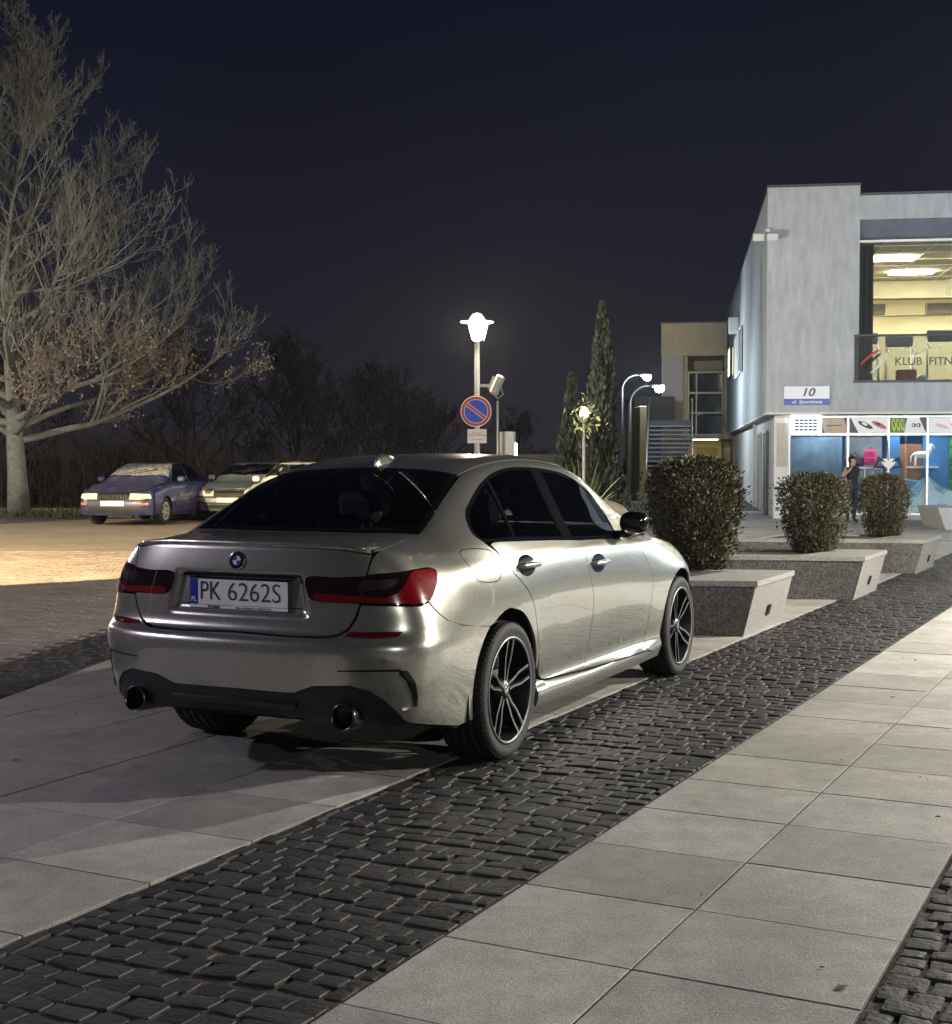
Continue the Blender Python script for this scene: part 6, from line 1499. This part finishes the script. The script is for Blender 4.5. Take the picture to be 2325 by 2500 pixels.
# ------------------------------------------------------------------ parked cars in the brick car park
def small_body(length=4.48, width=.866, height=1.415, hood=.92, nose=.62, trunk=.98, boxy=1.0):
    """older three-box saloon; x forward from the tail"""
    L = length; W_ = width; H = height
    xs = [.30, .45, .65, .85, 1.05, 1.3, 1.6, 1.95, 2.3, 2.6, 2.85, 3.05, 3.3, 3.55, 3.85, L - .28]
    z0 = [trunk, trunk + .005, trunk + .06, 1.20, H - .06, H - .012, H, H - .012, H - .06, 1.24, 1.12, hood + .03, hood, hood - .02, hood - .05]
    tab = []
    for k, x in enumerate(xs[1:-1]):
        zc = z0[k]; g = max(0, min(1, (zc - 1.0) / (H - 1.0)))
        w2 = .52 + .02 * g; w3 = .64 - .05 * g; w4 = .74 - .03 * g; w5 = .79
        zb = float(np.interp(x, [.4, 1, 2, 3, 4], [.93, .945, .94, .92, .87]))
        z2 = zc - .015; z3 = zc - .05 * g - .02; z4 = zb + (z3 - zb) * .55 if g > .05 else zc - .03; 
        if g <= .05: z3 = zc - .018; zb2 = min(zb, zc - .05)
        else: zb2 = zb
        tab.append([(0, zc), (w2 * .55, zc - .005), (w2, z2), (w3, z3), (w4, z4), (w5, zb2)])
    n = len(xs)
    def row(z, w0, wm, w1, zr=None, zf=None):
        zz = np.interp(xs, [xs[0], 1.5, 3, xs[-1]], [zr or z, z, z, zf or z]); ww = np.interp(xs, [xs[0], .9, 3.6, xs[-1]], [w0, wm, wm, w1]); return list(zip(ww, zz))
    s_ = W_
    side = [row(.90, s_ * .90, s_ * .95, s_ * .86, trunk - .06, hood - .12), row(.84, s_ * .95, s_ * .99, s_ * .92, None, .74), row(.72, s_ * .975, s_, s_ * .95, None, .66), row(.60, s_ * .985, s_, s_ * .965, None, .58), row(.50, s_ * .985, s_, s_ * .97, None, .50),
            row(.40, s_ * .98, s_ * .99, s_ * .97), row(.32, s_ * .97, s_ * .975, s_ * .96), row(.25, s_ * .95, s_ * .96, s_ * .94), row(.20, s_ * .91, s_ * .92, s_ * .90)]
    fr = [0, .32, .58, .78, .91, .98]; dx = [0, .01, .03, .065, .13, .22]
    x0r = [.06, .04, .03, .02, .0, .0, .01, .03, .08]; zr = [trunk - .01, .86, .74, .62, .52, .42, .34, .27, .22]
    x0f = [L - .14, L - .08, L - .05, L - .02, L, L, L - .01, L - .03, L - .08]; zf = [nose + .12, nose + .09, nose + .02, .56, .50, .42, .34, .27, .22]
    rear = [[(x0r[r_] + dx[i] * (xs[0] - x0r[r_]) / .30, fr[i] * side[r_][0][0], zr[r_] + (side[r_][0][1] - zr[r_]) * (dx[i] / .3)) for i in range(6)] for r_ in range(9)]
    front = [[(x0f[r_] - dx[i] * (x0f[r_] - xs[-1]) / .28, fr[i] * side[r_][-1][0], zf[r_] + (side[r_][-1][1] - zf[r_]) * (dx[i] / .28)) for i in range(6)] for r_ in range(9)]
    return Body(xs, tab, side, rear, front, 4, 4)
SMALLB = small_body(height=1.37)
FROST = pbr('frosted_glass', (.17, .175, .18), .5, var=.8, scale=6, bump=.004, bscale=18, dist=1.5)
def parked(loc, heading, paint, glass_w, label, body=SMALLB, L=4.48, grille=True, plate=True, lamp=None):
    """saloon facing the viewer"""
    root = empty('parked_car', loc, heading, label, 'car', 'cars standing in the brick car park'); B = body
    def sym(h): return h + [(x, -y, z) for x, y, z in h[::-1] if abs(y) > 1e-6]
    def pan(name, proj, pts, mat, mirror=False, **k):
        return add_me(name, panel_mesh(name, B, proj, smooth_poly(pts, .05, True, list(range(len(pts)))), mat, step=.07, mirror=mirror, **k), root)
    ar = lambda cx: [(cx + .335 * math.cos(a), .30 + .335 * math.sin(a)) for a in np.linspace(math.radians(190), math.radians(-10), 13)]
    rx, fx = .93, 3.56
    # flank in one piece per side with separate doors
    lower = [(.40, .27), (.40, .60), (.33, .84), (.45, .90), (.80, .915), (.80, .62)]
    rearq = [(.32, .30), (.34, .55), (.32, .84), (.42, .91), (1.05, .925)] + [(1.28, .70), (1.30, .42)] + ar(rx)[::-1][1:] 
    fq = [(4.16, .27), (4.17, .50), (4.10, .72), (3.7, .83), (3.16, .895), (3.18, .60), (3.20, .32)] + ar(fx)[0:] 
    d1 = [(1.30, .32), (1.29, .70), (1.08, .922), (2.10, .930), (2.14, .62), (2.12, .26), (1.36, .26)]; d2 = [(2.13, .26), (2.15, .62), (2.11, .930), (3.08, .905), (3.16, .88), (3.17, .60), (3.19, .26)]
    for mi_ in (False, True):
        pan('rear_wing', SIDE, rearq, paint, mi_); pan('front_wing', SIDE, fq, paint, mi_)
        for dd in (d1, d2):
            do = pan('door', SIDE, dd, paint, mi_)
            hx = dd[0][0] + .12 if dd is d1 else dd[0][0] + .10; y0 = -.872 * (1 if not mi_ else -1); MB().bbox(hx, hx + .20, min(y0 - .012, y0 + .012), max(y0 - .012, y0 + .012), .80, .835, .006).build('handle', paint, do)
        pan('sill', SIDE, [(1.30, .25), (1.30, .20), (3.2, .20), (3.2, .25)], paint, mi_)
        # greenhouse
        wl = [[(.98, .955), (1.52, 1.335), (1.62, 1.34), (2.07, 1.345), (2.07, .955)], [(2.13, .955), (2.13, 1.345), (2.42, 1.315), (2.62, 1.22), (3.0, .98), (2.98, .95)]]
        for q in wl: pan('side_window', SIDE, q, glass_w[1], mi_, flange=0)
        pan('window_surround', SIDE, [(.86, .93), (.98, .952), (1.52, 1.337), (1.62, 1.343), (2.42, 1.318), (2.64, 1.22), (3.01, .98), (3.08, .915), (3.16, .95), (2.72, 1.26), (2.50, 1.36), (1.5, 1.375), (1.15, 1.24)], paint, mi_)
        pan('window_post', SIDE, [(2.075, .93), (2.075, 1.345), (2.125, 1.345), (2.125, .93)], BLACKP, mi_)
        sg_ = 1 if mi_ else -1
        MB().bbox(2.86, 2.98, min(sg_ * .86, sg_ * 1.02), max(sg_ * .86, sg_ * 1.02), .93, 1.06, .03).build('door_mirror', paint, root)
    pan('roof', TOP, sym2([(1.26, 0), (1.22, -.52), (1.5, -.575), (2.4, -.58), (2.44, -.54), (2.50, 0)]), paint)
    pan('windscreen', TOP, sym2([(2.51, 0), (2.46, -.54), (2.60, -.60), (3.06, -.70), (3.10, -.40), (3.12, 0)]), glass_w[0], flange=0)
    pan('rear_window', TOP, sym2([(.72, 0), (.72, -.60), (1.20, -.53), (1.24, 0)]), glass_w[1], flange=0)
    pan('bonnet', TOP, sym2([(3.14, 0), (3.10, -.50), (3.14, -.72), (3.9, -.72), (4.16, -.66), (4.27, -.40), (4.31, 0)]), paint)
    pan('boot_lid', TOP, sym2([(.08, 0), (.14, -.55), (.32, -.68), (.70, -.66), (.70, 0)]), paint)
    def full(half): return half + [(-a, b) for a, b in half[::-1] if abs(a) > 1e-6]
    pan('front_bumper', FRONT, full([(0, .535), (-.60, .545), (-.82, .55), (-.84, .42), (-.80, .24), (0, .22)]), paint)
    pan('rear_panel', REAR, full([(0, .95), (-.60, .95), (-.80, .80), (-.83, .50), (-.80, .24), (0, .22)]), paint)
    pan('front_panel', FRONT, full([(0, .725), (-.66, .715), (-.80, .68), (-.81, .555), (0, .54)]), BLACKP, push=-.01)
    for sg_ in (-1, 1):
        hl = pan('headlamp', FRONT, [(sg_ * .36, .575), (sg_ * .37, .70), (sg_ * .60, .70), (sg_ * .76, .69), (sg_ * .80, .60), (sg_ * .62, .575)], lamp or pbr('headlamp_glass_old', (.62, .60, .54), .15, .2, coat=1), gap=0, push=.006)
        pan('tail_lamp', REAR, [(sg_ * .45, .72), (sg_ * .45, .86), (sg_ * .76, .85), (sg_ * .78, .73)], LAMPRED, gap=0, push=.006)
    if grille:
        g = pan('grille', FRONT, [(-.32, .575), (-.34, .70), (.34, .70), (.32, .575)], CHROME, gap=0, push=.006)
        for k in range(11): 
            x_ = -.29 + .058 * k; add_me('grille_bar', panel_mesh('grille_bar', B, FRONT, [(x_ - .018, .592), (x_ + .018, .592), (x_ + .018, .684), (x_ - .018, .684)], BLACKP, gap=0, step=.05, push=.009, flange=.002), g)
    pan('bumper_strip', FRONT, full([(0, .405), (-.60, .405), (-.80, .41), (-.80, .435), (-.60, .43), (0, .43)]), BLACKP, gap=0, push=.008)
    for sg_ in (-1, 1):
        pan('indicator', FRONT, [(sg_ * .60, .455), (sg_ * .60, .50), (sg_ * .76, .50), (sg_ * .76, .455)], pbr('amber_lens', (.45, .16, .03), .2, coat=1), gap=0, push=.008)
        w0 = [B.cast(Vector((x_, y_, 3)), Vector((0, 0, -1)))[0] + Vector((0, 0, .012)) for x_, y_ in ((3.07, sg_ * .12 - .25), (3.0, sg_ * .12 + .02), (2.93, sg_ * .12 + .28))]
        MB().tube(w0, .010, 5).build('wiper', BLACKP, root)
    for mi_ in (False, True): pan('side_strip', SIDE, [(1.42, .50), (3.12, .505), (3.12, .535), (1.42, .53)], BLACKP, mi_, gap=0, push=.006)
    pan('lower_grille', FRONT, full([(0, .30), (-.55, .30), (-.58, .385), (0, .39)]), BLACKP, gap=0, push=.004)
    if plate: MB().bbox(L - .005, L + .02, -.26, .26, .435, .545, .004).build('number_plate', pbr('plate_bright', (.80, .80, .76), .4), root)
    V_ = [Vector(v) - n_ * .03 for v, n_ in zip(B.V, B.N)]
    keep = [t for t in B.T if not (any(((B.V[t[0]].x - a) ** 2 + (B.V[t[0]].z - .3) ** 2) < .36 ** 2 for a in (rx, fx)) and abs(B.V[t[0]].y) > .5) and not (B.V[t[0]].z > .93 and .75 < B.V[t[0]].x < 3.08)]
    add_me('inner_shell', mesh_data('inner_shell', V_, keep, paint), root)
    for a in (rx, fx):
        for sg_ in (-1, 1):
            wh = empty('wheel'); wh.parent = root; wh.location = (a, sg_ * .835, .305); wh.rotation_euler = (0, 0, 0 if sg_ < 0 else math.pi)
            MB().lathe([(.19, .19), (.28, .20), (.305, .17), (.307, .03), (.285, .0), (.215, -.004), (.195, .01)], 32, 'y').build('tyre', RUBBER, wh)
            rm = MB().lathe([(0, .03), (.05, .02), (.06, .03), (.17, .02), (.20, .0), (.205, .012)], 32, 'y')
            rm.build('rim', pbr('old_rim', (.42, .41, .38), .5, .5, var=.2, scale=9), wh)
            for k in range(7):
                a_ = k * 2 * math.pi / 7; MB().add([(math.cos(a_ + e_) * rr, .008, math.sin(a_ + e_) * rr) for rr, e_ in ((.09, -.10), (.165, -.14), (.165, .14), (.09, .10))], [(0, 1, 2, 3)]).build('rim_slot', SHELL, wh)
    for y in (-.36, .36):
        MB().bbox(1.75, 1.92, y - .22, y + .22, .5, 1.08, .05).bbox(1.78, 1.88, y - .12, y + .12, 1.10, 1.24, .03).build('seat', FABRIC, root)
    MB().bbox(2.75, 3.1, -.66, .66, .6, .93, .05).build('dashboard', FABRIC, root)
    return root
def sym2(h): return h + [(x, -y) for x, y in h[::-1] if abs(y) > 1e-6]
BLUEP = pbr('dusty_blue_paint', (.008, .016, .10), .42, .15, var=.35, scale=5, coat=.5, color2=(.055, .055, .085)); SILV = pbr('pale_silver_paint', (.22, .27, .34), .35, .6, coat=.8, var=.05, scale=4); WHT2 = pbr('offwhite_paint', (.62, .62, .58), .35, .1, coat=.7, var=.05, scale=4)
def heading_for(front_xy, ang, L=4.48):
    """front centre at front_xy; the nose points towards the viewer turned by ang"""
    h = -math.pi / 2 - ang; d = Vector((math.cos(h), math.sin(h))); return (front_xy[0] - d.x * L, front_xy[1] - d.y * L, 0.0), h
l_, h_ = heading_for((-7.75, 29.4), math.radians(9)); parked(l_, h_, BLUEP, (FROST, GLASSD), 'old dark blue saloon with frosted windscreen in the lamplight')
l_, h_ = heading_for((-5.72, 31.8), math.radians(9)); parked(l_, h_, SILV, (GLASSF, GLASSD), 'silver saloon parked between the blue saloon and the pale car', grille=False)
l_, h_ = heading_for((-4.25, 29.3), math.radians(9)); parked(l_, h_, WHT2, (GLASSF, GLASSD), 'pale car parked nearest the sedan, mostly hidden behind its roof', grille=False)
# ------------------------------------------------------------------ lamps standing outside the picture (same square, same kind, plus one added purple fill)
lantern((8.0, 11.6, 0), 1100, (1.0, .93, .80), 'lit street lantern right of the view beyond the second sett strip')
lantern((10.5, 6.5, 0), 1100, (1.0, .94, .84), 'lit street lantern far right of the view, level with the sedan')
lantern((3.6, -5.5, 0), 200, (.95, .94, .88), 'lit street lantern behind the viewer on the right')
lantern((-8.6, 5.6, 0), 260, (.84, .76, 1.0), 'added purple fill lantern left of the view, brightening the plaza slabs')  # added fill lamp, its purple light lifts and tints the left slabs
lantern((15.0, 23.5, 0), 460, (.58, .77, 1.0), 'cool lit street lantern in front of the shop, right of the view')
lantern((-17.5, 27.0, 0), 760, (1.0, .97, .90), 'lit street lantern left of the view at the edge of the car park')
# car park floodlight mast
fm = empty('floodlight_mast', (-12.85, 12.5, 0), 0, 'tall warm floodlight mast left of the view at the car park', 'floodlight')
MB().lathe([(.10, 0), (.07, 5.8), (0, 5.82)], 14).build('post', GALV, fm)
MB().bbox(.1, .6, -.2, .12, 5.6, 5.95, .04).build('housing', pbr('flood_housing', (1, 1, 1)), fm)
MB().box(.15, .55, -.16, .08, 5.585, 5.598).build('lens', glow('warm_lens', (1, .78, .42), 4), fm)
sp = add_light('car_park_beam', 'SPOT', (.35, .0, 5.50), 9500, (1.0, .74, .40), fm, radius=.04, spot=math.radians(60), blend=.05)
sp.rotation_euler = (Vector((-9.4, 18.35, 0)) - Vector((-12.5, 12.5, 5.5))).to_track_quat('-Z', 'Y').to_euler()
# ------------------------------------------------------------------ thin haze volume added to give the lamps a halo
hz = MB().box(-60, 60, -25, 110, -1.2, 16.0).build('haze', None); tag(hz, 'thin haze added over the square for the lamp halos', 'haze', kind='stuff')
hm_ = bpy.data.materials.new('halo_haze'); hm_.use_nodes = True; hm_.node_tree.nodes.clear()
ho = hm_.node_tree.nodes.new('ShaderNodeOutputMaterial'); hv = hm_.node_tree.nodes.new('ShaderNodeVolumePrincipled')
hv.inputs['Color'].default_value = (.9, .92, .95, 1); hv.inputs['Density'].default_value = .00025; hv.inputs['Anisotropy'].default_value = .65
hm_.node_tree.links.new(hv.outputs[0], ho.inputs['Volume']); hz.data.materials.append(hm_)
